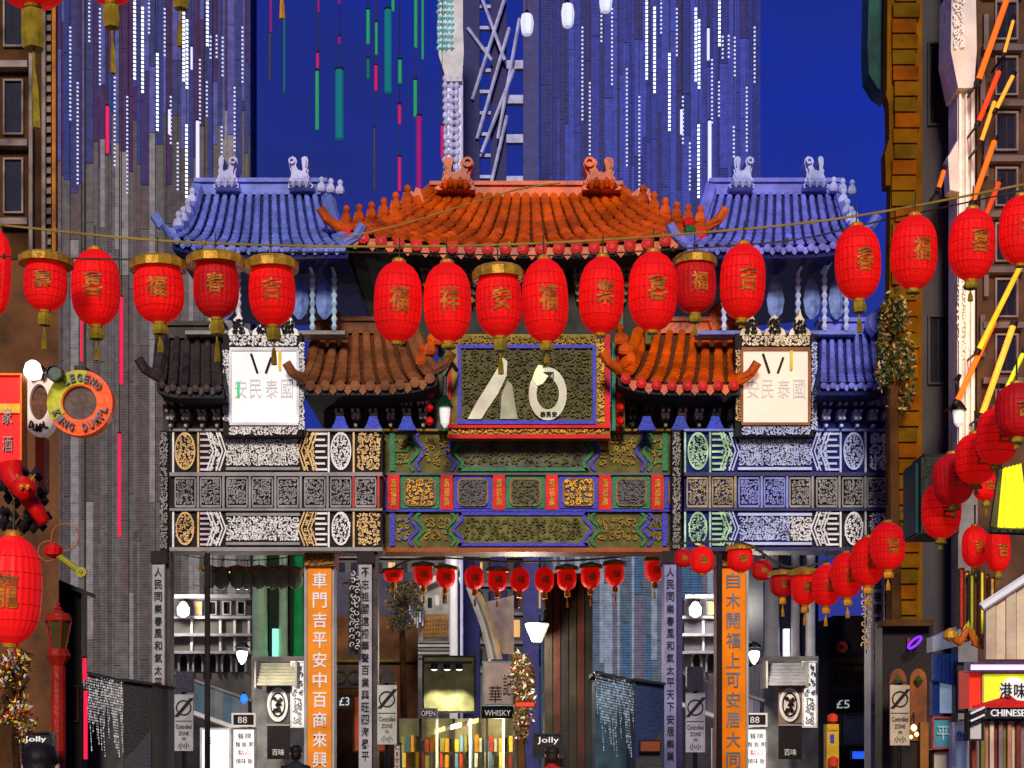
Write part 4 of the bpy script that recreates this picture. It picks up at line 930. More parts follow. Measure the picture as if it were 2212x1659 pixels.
# red lion ornament, drum and fairy-lit planting at the left edge
Y = 9.6
t = thing('dragon_ornament', 'red crouching dragon ornament with dark mane under the red banner', 'ornament', P(55, 1135, Y))
m = MB(); m.tube([P(20, 1000, Y), P(28, 1035, Y), P(50, 1060, Y - .05), P(75, 1095, Y), P(96, 1130, Y)], .075, 9, .04); m.build('body', RED, t, True)
m = MB()
for k in range(60): m.lathe(P(R.uniform(0, 105), R.uniform(1020, 1145), Y + R.uniform(.04, .25)), [(.004, -.03), (.03, 0), (.004, .04)], 5)
m.build('mane', DARK, t, kind='stuff')
m = MB(); m.lathe(P(52, 1060, Y - .12), [(.02, -.06), (.07, -.02), (.08, .03), (.03, .08)], 10); m.build('head', RED, t, True)
for dx in (-6, 8): MB().lathe(P(52 + dx, 1052, Y - .21), [(.005, -.015), (.016, 0), (.005, .015)], 8).build('eye', GOLD, t)
for dx in (-8, 12): MB().tube([P(52 + dx, 1042, Y - .12), P(52 + dx * 2, 1024, Y - .14)], .012, 5, .004).build('horn', GOLD, t)
lantern(22, 1156, 1392, 128, 9.4, 'huge red drum lantern with gold rim at the left edge', None, 0, 0, '龍', glow('big_drum_red', (1, .01, .01), .32))
t = thing('key_ornament', 'red and lime hanging tassel ornament beside the drum lantern', 'ornament', P(140, 1242, 9.3))
MB().tube([P(120, 1196, 9.3), P(178, 1238, 9.3)], .018, 8).build('lime_rod', pm('lime_rod', (.33, .30, .015), .4), t)
MB().lathe(P(115, 1206, 9.3), [(.01, 0), (.05, .02), (.055, .06), (.01, .09)], 10).build('red_knot', RED, t)
m = MB(); m.ring((P(140, 1160, 9.3).x, 9.3, P(140, 1160, 9.3).z), .075, .081, .01, 20); m.build('thin_loop', pm('rust_loop', (.4, .08, .02), .5), t)
m = MB(); m.ring((P(104, 1190, 9.3).x, 9.3, P(104, 1190, 9.3).z), .055, .061, .01, 20); m.build('thin_loop', pm('rust_loop', (.4, .08, .02), .5), t)
MB().ring((P(176, 1236, 9.29).x, 9.28, P(176, 1236, 9.29).z), .012, .03, .03, 14).build('rod_end', pm('lime_rod', (.33, .30, .015), .4), t)

def street_lantern(px, ytop, ybase, w, Y, label, metal, glass):
    t = thing('street_lamp', label, 'street lamp', (X(px, Y), Y, 0)); s = S(Y)
    q = lambda y: Z(y, Y); x = X(px, Y); h = ybase - ytop
    MB().lathe((x, Y, 0), [(.10, 0), (.10, .5), (.06, .6), (.05, q(ybase) - .12), (.09, q(ybase) - .05), (.07, q(ybase))], 10).build('post', metal, t)
    b, mid = q(ybase), q(ytop + h * .42)
    for k in range(6):
        a0, a1 = PI * k / 3, PI * (k + 1) / 3
        r0, r1 = w * .27 * s, w * .47 * s
        m = MB(); m.add([(x + r0 * math.cos(a0), Y + r0 * math.sin(a0), b), (x + r0 * math.cos(a1), Y + r0 * math.sin(a1), b), (x + r1 * math.cos(a1), Y + r1 * math.sin(a1), mid), (x + r1 * math.cos(a0), Y + r1 * math.sin(a0), mid),
                         (x + .96 * r0 * math.cos(a0), Y + .96 * r0 * math.sin(a0), b), (x + .96 * r0 * math.cos(a1), Y + .96 * r0 * math.sin(a1), b), (x + .96 * r1 * math.cos(a1), Y + .96 * r1 * math.sin(a1), mid), (x + .96 * r1 * math.cos(a0), Y + .96 * r1 * math.sin(a0), mid)],
                        [(0, 1, 2, 3), (7, 6, 5, 4)]); m.build('pane', glass, t)
        MB().tube([(x + r0 * math.cos(a0), Y + r0 * math.sin(a0), b), (x + r1 * math.cos(a0), Y + r1 * math.sin(a0), mid)], .035 * w * s, 5).build('glazing_bar', metal, t)
    MB().lathe((x, Y, mid), [(w * .50 * s, 0), (w * .52 * s, .03 * h * s), (w * .42 * s, .16 * h * s), (w * .2 * s, .20 * h * s), (w * .16 * s, .24 * h * s)], 12).build('hood', metal, t)
    MB().lathe((x, Y, mid + .23 * h * s), [(w * .10 * s, 0), (w * .16 * s, .04 * h * s), (w * .05 * s, .10 * h * s), (w * .09 * s, .13 * h * s), (w * .01 * s, .20 * h * s)], 10).build('finial', metal, t)
street_lantern(126, 1300, 1402, 58, 11.5, 'street lantern in red-lit colouring with pointed hood before the black roof', pm('red_lit_iron', (.30, .014, .004), .4), pm('dull_lamp_glass', (.06, .05, .012), .2, bump=0))  # red light on the lantern is put into the iron colour
def wall_lamp(px, y0, y1, w, Y, label, hood):
    t = thing('arm_lamp', label, 'lamp', P(px, y1, Y)); c = P(px, y0, Y); s = S(Y); h = (y1 - y0) * s; r = w * s / 2
    MB().lathe(c - Vector((0, 0, h * .42)), [(r, 0), (r, h * .05), (r * .7, h * .2), (r * .25, h * .38), (r * .05, h * .42)], 16).build('hood', hood, t)
    MB().lathe(c - Vector((0, 0, h)), [(r * .15, 0), (r * .5, h * .12), (r * .62, h * .4), (r * .66, h * .58)], 16).build('globe', glow('lamp_globe_pale', (.85, .88, .82), .45), t)
    MB().tube([c - Vector((0, 0, h * .05)), c + Vector((0, .05, h * .5)), c + Vector((r * .8, .3, h * 1.0)), c + Vector((r * 1.2, .9, h * 1.05))], .035, 6).build('arm', BLACKM, t)
    return t
wall_lamp(961, 850, 924, 36, 26.4, 'arm lamp with dark green hood left of the olive signboard', pm('dark_green_hood', (.004, .035, .015), .3))
wall_lamp(2070, 862, 922, 36, 24.4, 'arm lamp with black hood on the white carved column', BLACKM)

# parking zone plates
def zone_sign(px, y0, y1, w, Y, label, face, top):
    t = thing('zone_sign', label, 'road sign', (X(px, Y), Y, 0), None)
    MB().pbox(px - w / 2, y0, px + w / 2, y1, Y, .05).build('plate', face, t)
    c = P(px, y0 + w * .72, Y); r = w * .42 * S(Y)
    MB().ring((c.x, Y - .02, c.z), r * .84, r, .02, 28, 1.0).build('circle', INK, t)
    for k in (-1, 0, 1): MB().strip([(px - w * .40 + k * 3, y0 + w * 1.2), (px + w * .44 + k * 3, y0 + w * .2)], Y, 1.6, .025).build('slash', INK, t)
    MB().pbox(px - w / 2 + 2, y0 + w * 1.42, px + w / 2 - 2, y0 + w * 1.46, Y - .01, .01).build('rule', INK, t)
    yy = y0 + w * 1.42; hh = y1 - yy
    for s, u, ww, sz in (('Controlled', .2, .84, .15), ('ZONE', .42, .55, .13), ('ON', .6, .2, .1), ('小小', .82, .6, .2)): lettering(s, px, yy + hh * u, w * ww, hh * sz, Y, INK, t, 'lettering', .01, .012)
    MB().tube([(X(px, Y), Y + .09, 0), P(px, y0 - 6, Y + .09)], .035, 8).build('post', BLACKM, t)
    MB().pbox(px - w * .42, y0 - top, px + w * .42, y0 - 5, Y - .05, .22).build('control_box', pm('sign_box_dark', (.02, .018, .035), .5), t)
zone_sign(397, 1500, 1622, 40, 24, 'zone sign plate on a post right of the leftmost lettered pillar', pm('plate_grey', (.36, .34, .34), .5), 50)
zone_sign(836, 1480, 1608, 42, 24.5, 'zone sign plate tinted olive beside the grey lettered pillar', pm('plate_olive', (.45, .45, .36), .5), 8)
zone_sign(1502, 1498, 1625, 42, 24, 'zone sign plate beside the violet lettered pillar', pm('plate_mauve', (.38, .35, .40), .5), 58)
zone_sign(1944, 1480, 1610, 42, 23.4, 'zone sign plate tinted amber before the brown column, right', pm('plate_amber', (.52, .40, .26), .5), 8)

# shop rows seen through the two side gates
def shop_row(ox, where, green):
    Y = 38; x = lambda v: v + ox
    t = thing('columned_building', 'columned building front with %s columns seen through the %s gate' % (('pale green and emerald', 'ivory') if green else ('pale grey', 'blue')), 'building', (X(x(595), Y), Y, 0))
    c1, c2, c3 = (pm('green_lit_stone', (.30, .46, .30), .6, var=.2), pm('emerald_lit_wall', (.006, .17, .045), .5, 0, .08, (.01, .5, .12)), pm('dark_green_wall', (.006, .022, .006), .6)) if green else (pm('pale_grey_stone', (.42, .41, .45), .6, var=.2), pm('white_stone_wall', (.66, .65, .68), .6, var=.2), pm('navy_wall', (.012, .010, .05), .6))  # green light on the left columns put into their colours, emerald glows faintly
    MB().pbox(x(543), 1150, x(662), 1424, Y + .3, 4).build('wall', c3, t)
    for a, b, c in ((545, 578, c1), (602, 622, c1), (634, 656, c2)):
        m = MB(); w = (b - a) / 2 * S(Y); p = P(x((a + b) / 2), 1424, Y + .1); h = (1424 - 1150) * S(Y)
        m.lathe(p, [(w * 1.1, 0), (w * 1.1, .12), (w, .2), (w * .93, h - .3), (w * 1.15, h)], 16, 1, .04); m.build('column', c, t)
        MB().pbox(x(a - 3), 1226, x(b + 3), 1240, Y - .35, .5).build('column_band', c3, t)
    MB().pbox(x(588), 1358, x(600), 1418, Y - .05, .2).build('lit_window', glow('cyan_lit_window' if green else 'white_lit_window', (.35, 1, .75) if green else (.95, .95, 1), .8), t)
    for k in range(3): MB().pbox(x(543), 1418 + k * 4, x(662), 1421 + k * 4, Y - .4 - .06 * k, .7).build('ledge', STONE, t)
    MB().pbox(x(543), 1430, x(662), HOR + CAMZ / S(Y), Y - .2, 3).build('shop_wall', pm('shop_grey', (.28, .27, .27), .6, var=.4), t)
    Y = 36.5
    t = thing('shop_awning', 'ribbed roller awning under the %s columns' % ('green' if green else 'grey white'), 'awning', P(x(595), 1485, Y))
    col = pm('awning_beige', (.34, .33, .24), .5) if green else pm('awning_grey', (.28, .27, .30), .4)
    for k in range(7):
        a = P(x(553), 1432 + k * 7, Y - .08 * k); b = P(x(637), 1438.4 + k * 7, Y - .08 * k); MB().box(a.x, b.x, a.y, a.y + .25, b.z, a.z).build('slat', col, t)
    for e in (549, 637): MB().pbox(x(e), 1428, x(e + 4), 1486, Y - .55, .9).build('side_plate', STONE, t)
    t = thing('oval_plaque', 'black and white oval plaque below the %s awning' % ('beige' if green else 'grey'), 'plaque', P(x(600), 1562, Y))
    MB().pbox(x(576), 1482, x(626), 1562, Y, .08).build('back_board', pm('plaque_back', (.12, .11, .12), .5) if green else pm('plaque_back_brown', (.30, .19, .13), .5), t)
    c = P(x(600), 1522, Y - .04)
    MB().ring((c.x, c.y - .02, c.z), 31 * S(Y), 37 * S(Y), .06, 28, .6).build('rim', WHITE, t); MB().ring((c.x, c.y - .01, c.z), 23 * S(Y), 27 * S(Y), .05, 28, .6).build('rim', INK, t)
    m = MB(); m.lathe((0, 0, 0), [(30 * S(Y), 0), (30 * S(Y), .03)], 28); m.v = [(a * .6 + c.x, b + c.y + .01, z + c.z) for a, z, b in m.v]; m.build('face', WHITE if green else pm('plaque_pink', (.85, .66, .62), .5), t)
    carve(x(590), 1505, x(610), 1542, Y - .04, 3, 8, 1.1).build('relief', INK, t, kind='stuff')
    sign('floral_panel', 'bright white floral panel right of the oval plaque, %s side' % ('ivory gate' if green else 'blue gate'), 'panel', x(627), 1428, x(660), 1572, Y, SHOPW, SILVER)
    carve(x(632), 1434, x(655), 1566, Y, 8, 9, .9).build('floral_relief', STONE, bpy.data.objects[-1] if False else None or t, kind='stuff')
    m = thing('dark_board', 'dark menu board under the oval plaque, %s gate' % ('ivory' if green else 'blue'), 'board', P(x(600), 1640, Y)); MB().pbox(x(577), 1566, x(626), 1640, Y, .1).build('board', DARK, m); MB().pbox(x(575), 1564, x(628), 1568, Y - .03, .14).build('top_rail', STONE, m)
    lettering('百味', x(601), 1625, 26, 14, Y, WHITE, m)
    # arched stone building, left part of the opening
    Y = 44
    t = thing('arched_building', 'grey stone building with arched windows and cornice behind the %s gate' % ('ivory' if green else 'blue'), 'building', (X(x(450), Y), Y, 0))
    st = pm('warm_grey_wall', (.13, .115, .10), .7, var=.4, scale=1.2) if green else pm('mauve_grey_wall', (.14, .125, .15), .7, var=.4, scale=1.2)
    MB().pbox(x(372), 1292, x(542), HOR + CAMZ / S(Y), Y, 4).build('wall', st, t)
    for k in range(3): MB().pbox(x(368), 1330 + 38 * k, x(546), 1336 + 38 * k, Y - .3, .31).build('cornice', STONE, t)
    MB().pbox(x(374), 1284, x(540), 1292, Y - .4, .9).build('parapet', STONE, t)
    for k in range(5):
        cx = x(398 + k * 31)
        ar = [(cx - 10, 1452), (cx - 10, 1425)] + [(cx - 10 * math.cos(PI * q / 6), 1425 - 14 * math.sin(PI * q / 6)) for q in range(1, 6)] + [(cx + 10, 1425), (cx + 10, 1452)]
        w = MB().strip(ar, Y, 4, .12).build('window', STONE, t); MB().pprism(ar[::-1], Y - .02, .03).build('pane', GLD, w)
        w = MB().strip([(cx - 8, 1328), (cx - 8, 1300), (cx + 8, 1300), (cx + 8, 1328), (cx - 8, 1328)], Y, 3, .1).build('window', STONE, t); MB().pbox(cx - 7, 1301, cx + 7, 1327, Y - .02, .03).build('pane', GLD if k != 1 else GLW, w)
        MB().pbox(cx + 13, 1336, cx + 18, 1406, Y - .12, .13).build('pilaster', PALE, t)
    c = P(x(396), 1318, Y - .6)
    t = thing('globe_lamp', 'glaring white lamp on the arched building behind the %s gate' % ('ivory' if green else 'blue'), 'lamp', c); MB().lathe(c - Vector((0, 0, .2)), [(.04, 0), (.16, .08), (.17, .26), (.08, .40), (.02, .44)], 12).build('globe', glow('lamp_white', (.95, .95, 1), 2.2), t); MB().tube([c + Vector((0, 0, .22)), c + Vector((0, .5, .3))], .03, 6).build('bracket', BLACKM, t); bulb_light(t, c + Vector((0, -.5, 0)), 170, (1, .95, .9))
    c = P(x(523), 1404, 35)
    t = thing('cone_lamp', 'bright cone lamp beside the columns, behind the %s gate' % ('ivory' if green else 'blue'), 'lamp', c); MB().lathe(c - Vector((0, 0, .15)), [(.02, -.16), (.08, -.08), (.12, .04), (.11, .12)], 12).build('shade', glow('lamp_cream', (1, .93, .82), 1.6), t); MB().lathe(c, [(.18, .05), (.10, .14), (.02, .18)], 12).build('hood', BLACKM, t); MB().tube([c + Vector((0, 0, .15)), c + Vector((0, 1.2, .3))], .02, 5).build('arm', BLACKM, t); bulb_light(t, c + Vector((0, -.4, -.2)), 260, (1, .90, .74))
    Y = 33
    t = thing('glass_canopy', 'sloping steel blue glass canopy behind the %s gate' % ('ivory' if green else 'blue'), 'canopy', P(x(500), 1560, Y))
    n = 9
    for k in range(n):
        a0 = 362 + k * 20; y0 = 1452 + k * 7.0
        MB().pprism([(x(a0), y0), (x(a0 + 19), y0 + 6.6), (x(a0 + 19), y0 + 74), (x(a0), y0 + 68)], Y, .05).build('pane', pm('canopy_glass_%d%d' % (k % 3, green), ((.09, .17, .24), (.15, .20, .26), (.20, .22, .24))[k % 3] if green else ((.16, .15, .22), (.20, .19, .25), (.12, .12, .20))[k % 3], .25, var=.3), t)
    MB().tube([P(x(362), 1520, Y - .05), P(x(545), 1586, Y - .05)], .05, 6).build('rail', WHITE, t); MB().tube([P(x(362), 1450, Y - .05), P(x(545), 1514, Y - .05)], .03, 6).build('rail', STONE, t)
    MB().tube([(X(x(370), Y), Y, 0), P(x(370), 1455, Y)], .04, 6).build('post', BLACKM, t); MB().tube([(X(x(540), Y), Y, 0), P(x(540), 1512, Y)], .04, 6).build('post', BLACKM, t)
    Y = 31
    sign('lit_kiosk_sign', 'white lit shop box with small black lettering at the foot of the %s gate' % ('ivory' if green else 'blue'), 'sign', x(432), 1572, x(498), 1690, Y, SHOPW, SILVER, [('茶', x(450), 1600, 14, 16, INK)])
    sign('menu_panel', 'white menu panel with dense black text beside the lit box, %s gate' % ('ivory' if green else 'blue'), 'sign', x(500), 1572, x(552), 1690, Y + .2, SHOPW, STONE, [('餐牌', x(528), 1590, 30, 13, INK), ('麵 飯 粥', x(528), 1608, 38, 11, INK), ('點心', x(528), 1626, 28, 12, pm('menu_red', (.6, .05, .05), .5)), ('燒味 飯', x(528), 1644, 36, 12, INK)])
    sign('strip_sign', 'striped black and white strip sign above the menu panel, %s gate' % ('ivory' if green else 'blue'), 'sign', x(500), 1540, x(552), 1570, Y + .1, DARK, WHITE, [('88', x(524), 1555, 20, 14, WHITE)])
    c = P(x(527), 1510, 32)
    if green:
        t = thing('blue_bulb', 'small bright blue bulb above the strip sign, ivory gate', 'light bulb', c); MB().lathe(c - Vector((0, 0, .09)), [(.02, 0), (.07, .05), (.07, .13), (.03, .19)], 10).build('bulb', glow('blue_bulb', (.02, .2, 1), 1.2), t); MB().lathe(c + Vector((0, 0, .10)), [(.03, 0), (.03, .05)], 8).build('socket', BLACKM, t)
    t = thing('iron_post', 'dark iron post inside the opening of the %s gate' % ('ivory' if green else 'blue'), 'post', (X(x(448), 26), 26, 0)); MB().tube([(X(x(448), 26), 26, 0), P(x(448), 1195, 26)], .045, 8).build('shaft', DARK, t); MB().lathe((X(x(448), 26), 26, 0), [(.12, 0), (.12, .3), (.06, .4)], 10).build('base', DARK, t)
shop_row(0, 'left', True)
shop_row(1106, 'right', False)

# dark kiosks with silver bead curtains
for ox, lab, bm, cm in ((0, 'black', pm('kiosk_black', (.010, .009, .010), .5), SILVER), (1106, 'navy blue', pm('kiosk_navy', (.003, .017, .075), .5), pm('blue_silver', (.45, .60, .75), .4))):
    Y = 25.0; x = lambda v: v + ox
    t = thing('market_kiosk', '%s kiosk with sloping roof beside a lettered pillar' % lab, 'kiosk', (X(x(302), Y), Y, 0))
    MB().pprism([(x(266), 1470), (x(329), 1480), (x(329), HOR + CAMZ / S(Y)), (x(266), HOR + CAMZ / S(Y))], Y, 1.6).build('body', bm, t)
    MB().pprism([(x(262), 1464), (x(332), 1475), (x(332), 1480), (x(262), 1470)], Y - .15, 1.9).build('roof', DARK, t)
    MB().pprism([(x(268), 1640), (x(290), 1620), (x(326), 1575), (x(326), 1690), (x(268), 1690)], Y - .05, .05).build('lower_panel', pm('kiosk_grey', (.03, .03, .035), .5), t)
    t = thing('bead_curtain', 'glittering %s bead curtain hanging beside the %s kiosk' % ('silver' if not ox else 'blue silver', lab), 'curtain', P(x(222), 1600, Y + .3))
    MB().tube([P(x(178), 1452, Y + .3), P(x(264), 1472, Y + .3)], .03, 6).build('rod', BLACKM, t)
    m = MB(); r = random.Random(4)
    for k in range(30):
        px = x(180 + k * 2.85); y = 1456 + k * .65; yy = y
        end = y + r.uniform(60, 170)
        while yy < end:
            c = P(px + (yy - y) * .06, yy, Y + .3 + r.uniform(-.1, .1)); s = r.uniform(.4, 1.1) * S(Y)
            m.box(c.x - s * .8, c.x + s * .8, c.y - s, c.y + s, c.z - s * 2.2, c.z + s * 2.2); yy += 6
    m.build('strands', cm, t, kind='stuff')
Y = 27.0
t = thing('grey_stall', 'dim grey stall wall behind the silver bead curtain', 'stall', (X(220, Y), Y, 0)); MB().pbox(176, 1470, 268, HOR + CAMZ / S(Y), Y, 1).build('wall', pm('stall_grey', (.075, .07, .075), .6, var=.5), t); MB().pprism([(172, 1452), (270, 1474), (270, 1480), (172, 1460)], Y - .1, 1.3).build('roof', DARK, t)
t = thing('teal_stall', 'dim teal stall wall behind the blue silver bead curtain', 'stall', (X(1326, Y), Y, 0)); MB().pbox(1285, 1472, 1374, HOR + CAMZ / S(Y), Y, 1).build('wall', pm('stall_teal', (.03, .07, .10), .6, var=.6), t); MB().pprism([(1280, 1452), (1376, 1474), (1376, 1480), (1280, 1460)], Y - .1, 1.3).build('roof', DARK, t)
Y = 25.6
t = thing('black_house', 'black roofed dark building corner behind the red street lantern', 'building', (X(130, Y), Y, 0))
MB().pprism([(84, 1244), (176, 1282), (176, HOR + CAMZ / S(Y)), (84, HOR + CAMZ / S(Y))], Y, .35).build('wall', pm('black_wall', (.010, .007, .006), .7), t)
MB().pprism([(76, 1232), (182, 1275), (182, 1284), (76, 1244)], Y - .25, .7).build('roof', DARK, t)
window(t, 140, 1480, 170, 1560, Y, BROWN, GLD)

# buildings seen through the middle gate
Y = 95
t = thing('far_terrace', 'long dim grey terrace closing the street far behind the middle gate', 'building', (X(1000, Y), Y, 0))
MB().pbox(640, 1196, 1300, HOR + CAMZ / S(Y), Y, 8).build('wall', pm('terrace_grey', (.12, .115, .115), .7, var=.35, scale=.6), t)
for k in range(24):
    for j in range(4): MB().pbox(650 + k * 27, 1215 + j * 62, 664 + k * 27, 1252 + j * 62, Y - .05, .1).build('window', GLW if (k * 5 + j * 3) % 7 == 0 else GLD, t)
for j in range(5): MB().pbox(640, 1198 + j * 62, 1300, 1205 + j * 62, Y - .3, .3).build('string_course', STONE, t)
Y = 50
t = thing('dusk_building', 'purple grey plain building behind the grey lettered pillar', 'building', (X(790, Y), Y, 0))
MB().pbox(668, 1236, 905, 1332, Y, 5).build('upper_wall', pm('purple_grey_wall', (.065, .055, .085), .7, var=.3), t); MB().pbox(668, 1332, 905, HOR + CAMZ / S(Y), Y - .2, 5).build('lower_wall', pm('lower_brown', (.12, .045, .012), .7, var=.6, scale=1.5), t)
for k, px in enumerate((734, 766, 1816 - 1106 + 98)):
    c = P(px, 1463, Y - .22); MB().ring((c.x, c.y - .1, c.z), 12 * S(Y), 16 * S(Y), .1, 20).build('porthole', BROWN, t)
MB().pbox(722, 1440, 850, 1486, Y - .25, .04).build('plaster_band', pm('taupe_band', (.07, .062, .055), .7), t)
MB().pbox(720, 1424, 900, 1430, Y - .4, .2).build('cornice', OLIVE, t)
Y = 34
sign('price_sign', 'dark price board with white figures beside the left orange pillar', 'sign', 727, 1500, 762, 1530, Y, DKTEAL, BLACKM, [('£3', 744, 1515, 22, 18, WHITEGL)])
sign('rust_board', 'rust red board behind the grey lettered pillar', 'board', 762, 1500, 836, 1625, Y + .4, pm('rust_board', (.42, .06, .015), .5, 0, .06), BROWN)
sign('script_sign', 'narrow dark panel with pale scrolling script beside the grey pillar', 'sign', 752, 1250, 776, 1412, 27.0, DARK, BLACKM)
t = thing('scroll_ironwork', 'pale scrolling ironwork bracket beside the grey lettered pillar', 'ironwork', P(768, 1412, 26.8))
m = MB(); q = random.Random(3)
for k in range(22):
    c = P(762 + (k % 2) * 10, 1240 + k * 7.6, 26.8); spiral_scroll(m, c.x, c.z, 26.8, .05, .9, q.uniform(0, 6), .008, .03, 1 if k % 2 else -1, 9)
m.build('scrolls', PALE, t, kind='stuff'); MB().tube([P(767, 1238, 26.83), P(767, 1412, 26.83)], .012, 5).build('rod', BLACKM, t)
t = thing('scroll_ironwork', 'gold touched scrolling ironwork beside the rightmost lettered pillar', 'ironwork', P(1872, 1412, 26.8))
m = MB()
for k in range(22):
    c = P(1866 + (k % 2) * 10, 1240 + k * 7.6, 26.8); spiral_scroll(m, c.x, c.z, 26.8, .05, .9, q.uniform(0, 6), .008, .03, 1 if k % 2 else -1, 9)
m.build('scrolls', IVGOLD, t, kind='stuff'); MB().tube([P(1871, 1238, 26.83), P(1871, 1412, 26.83)], .012, 5).build('rod', BLACKM, t)
def tree(px, y0, y1, w, Y, label, cols, seed, base=0):
    r = random.Random(seed); t = thing('street_tree', label, 'tree', (X(px, Y), Y, base)); c = P(px, (y0 + y1) / 2, Y); hw = w * S(Y) / 2; hh = (y1 - y0) * S(Y) / 2
    MB().tube([(c.x + .05, Y, base), (c.x - .04, Y, c.z - hh * .8), (c.x, Y, c.z), (c.x + .05, Y, c.z + hh * .7)], .11, 8, .03).build('trunk', BROWN, t)
    m = MB()
    for k in range(7):
        a = r.uniform(0, 6.28); m.tube([(c.x, Y, c.z - hh * .6 + k * hh * .2), (c.x + math.cos(a) * hw * .5, Y + math.sin(a) * hw * .5, c.z - hh * .3 + k * hh * .2), (c.x + math.cos(a) * hw * .85, Y + math.sin(a) * hw * .85, c.z - hh * .1 + k * hh * .17)], .035, 5, .01)
    m.build('limbs', BROWN, t)
    m = MB(); cl = [(r.gauss(0, .42), r.gauss(0, .42), r.uniform(-.85, .85)) for _ in range(26)]
    for k in range(3400):
        q = r.choice(cl); x, y, z = q[0] + r.gauss(0, .17), q[1] + r.gauss(0, .17), q[2] + r.gauss(0, .12)
        if x * x + y * y + z * z * .8 > 1.15: continue
        p = Vector((c.x + x * hw, Y + y * hw, c.z + z * hh)); s = r.uniform(.022, .058) * min(1.3, Y / 25)
        u = Vector((r.gauss(0, 1), r.gauss(0, 1), r.gauss(0, 1))).normalized(); v = u.cross(Vector((r.gauss(0, 1), r.gauss(0, 1), r.gauss(0, 1)))).normalized()
        m.cur = r.randrange(len(cols)); m.add([p - u * s, p - v * s * .45, p + u * s, p + v * s * .45], [(0, 1, 2, 3)])
    m.build('crown', cols, t, kind='stuff')
LF = [pm('leaf_gold', (.28, .16, .015), .5), pm('leaf_olive', (.10, .08, .012), .5), pm('leaf_green', (.02, .12, .05), .5), pm('leaf_dark', (.02, .03, .015), .6), pm('leaf_pale', (.40, .33, .14), .5)]
tree(1934, 640, 905, 84, 25.3, 'gold and green leaved tree before the olive corner pier', LF, 2)
tree(872, 1246, 1372, 84, 46, 'grey green tree behind the grey lettered pillar', [pm('leaf_grey', (.10, .11, .10), .6), pm('leaf_slate', (.05, .06, .07), .6), LF[0]], 3)
tree(1128, 1410, 1600, 56, 34, 'brown leaved tree with bright sparkles beside the dark timber column', [pm('leaf_rust', (.20, .06, .02), .6), pm('leaf_cream', (.75, .70, .55), .5), LF[1], BROWN], 4)
tree(24, 1405, 1612, 110, 9.2, 'fairy lit tree with gold and red sparkles at the left edge', [pm('spark_gold', (.85, .55, .05), .5, 0, .3), LF[1], LF[3], RED, PALE], 5)
Y = 47
t = thing('balcony_house', 'pale house with balcony and bronze grille left of the bright column', 'building', (X(945, Y), Y, 0))
MB().pprism([(903, 1268), (985, 1232), (985, HOR + CAMZ / S(Y)), (903, HOR + CAMZ / S(Y))], Y, 4).build('wall', pm('house_grey', (.32, .30, .28), .7, var=.4), t)
MB().pprism([(896, 1262), (990, 1222), (990, 1234), (896, 1276)], Y - .4, 1.5).build('cornice', PALE, t)
for k in range(4): MB().pbox(908 + k * 16, 1296 - k * 5, 917 + k * 16, 1318 - k * 5, Y - .02, .04).build('window', GLD if k % 2 else PALE, t)
m = MB()
for k in range(9): m.tube([P(914 + k * 6.2, 1328, Y - .3), P(914 + k * 6.2, 1376, Y - .3)], .03, 5)
for k in range(6): m.tube([P(913, 1330 + k * 9, Y - .3), P(965, 1328 + k * 9, Y - .3)], .03, 5)
m.build('grille', pm('bronze_grille', (.36, .17, .04), .4), t)
for k in range(5): MB().pbox(903, 1384 + k * 8, 984, 1389 + k * 8, Y - .35 + .05 * k, .4).build('balcony_step', PALE if k % 2 else STONE, t)
for k in range(10):
    MB().pbox(861 + k * 5.6, 1302 + (k % 3) * 4, 864 + k * 5.6, 1340 + (k * 7 % 5) * 4, Y - .5, .1).build('icicle_light', PALE if k % 4 else LEDP, t)
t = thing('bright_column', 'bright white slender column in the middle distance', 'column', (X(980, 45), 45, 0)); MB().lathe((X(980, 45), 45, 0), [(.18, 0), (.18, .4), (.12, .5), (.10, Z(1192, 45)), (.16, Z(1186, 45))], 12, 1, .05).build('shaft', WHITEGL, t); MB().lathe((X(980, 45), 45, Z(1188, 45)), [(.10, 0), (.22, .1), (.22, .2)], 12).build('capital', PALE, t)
t = thing('lean_canopy', 'white curved canopy sweeping over the middle shopfront', 'canopy', P(1045, 1420, 43))
for k in range(5):
    m = MB(); a0 = 1010 + k * 6; m.strip([(a0, 1268 + k * 3), (a0 + 14, 1306), (a0 + 30, 1350), (a0 + 42, 1396), (a0 + 48, 1424)], 43 - .12 * k, 6.5, .08); m.build('rib', (PALE, WHITE, STONE, PALE, IVGOLD)[k], t)
MB().pprism([(1052, 1300), (1110, 1286), (1110, 1412), (1085, 1412), (1066, 1360)], 43.3, .2).build('gable', pm('pink_cream_wall', (.68, .52, .43), .6), t)
sign('spotlit_board', 'olive fascia board washed by three spotlights in the middle distance', 'sign', 912, 1416, 1028, 1540, 41, pm('spot_olive', (.17, .16, .07), .5, var=.4), BLACKM)
tt = thing('spotlight_rail', 'row of three spotlights over the olive fascia board', 'lamp', P(968, 1440, 40.6)); MB().pbox(918, 1428, 1020, 1434, 40.4, .1).build('rail', BLACKM, tt)
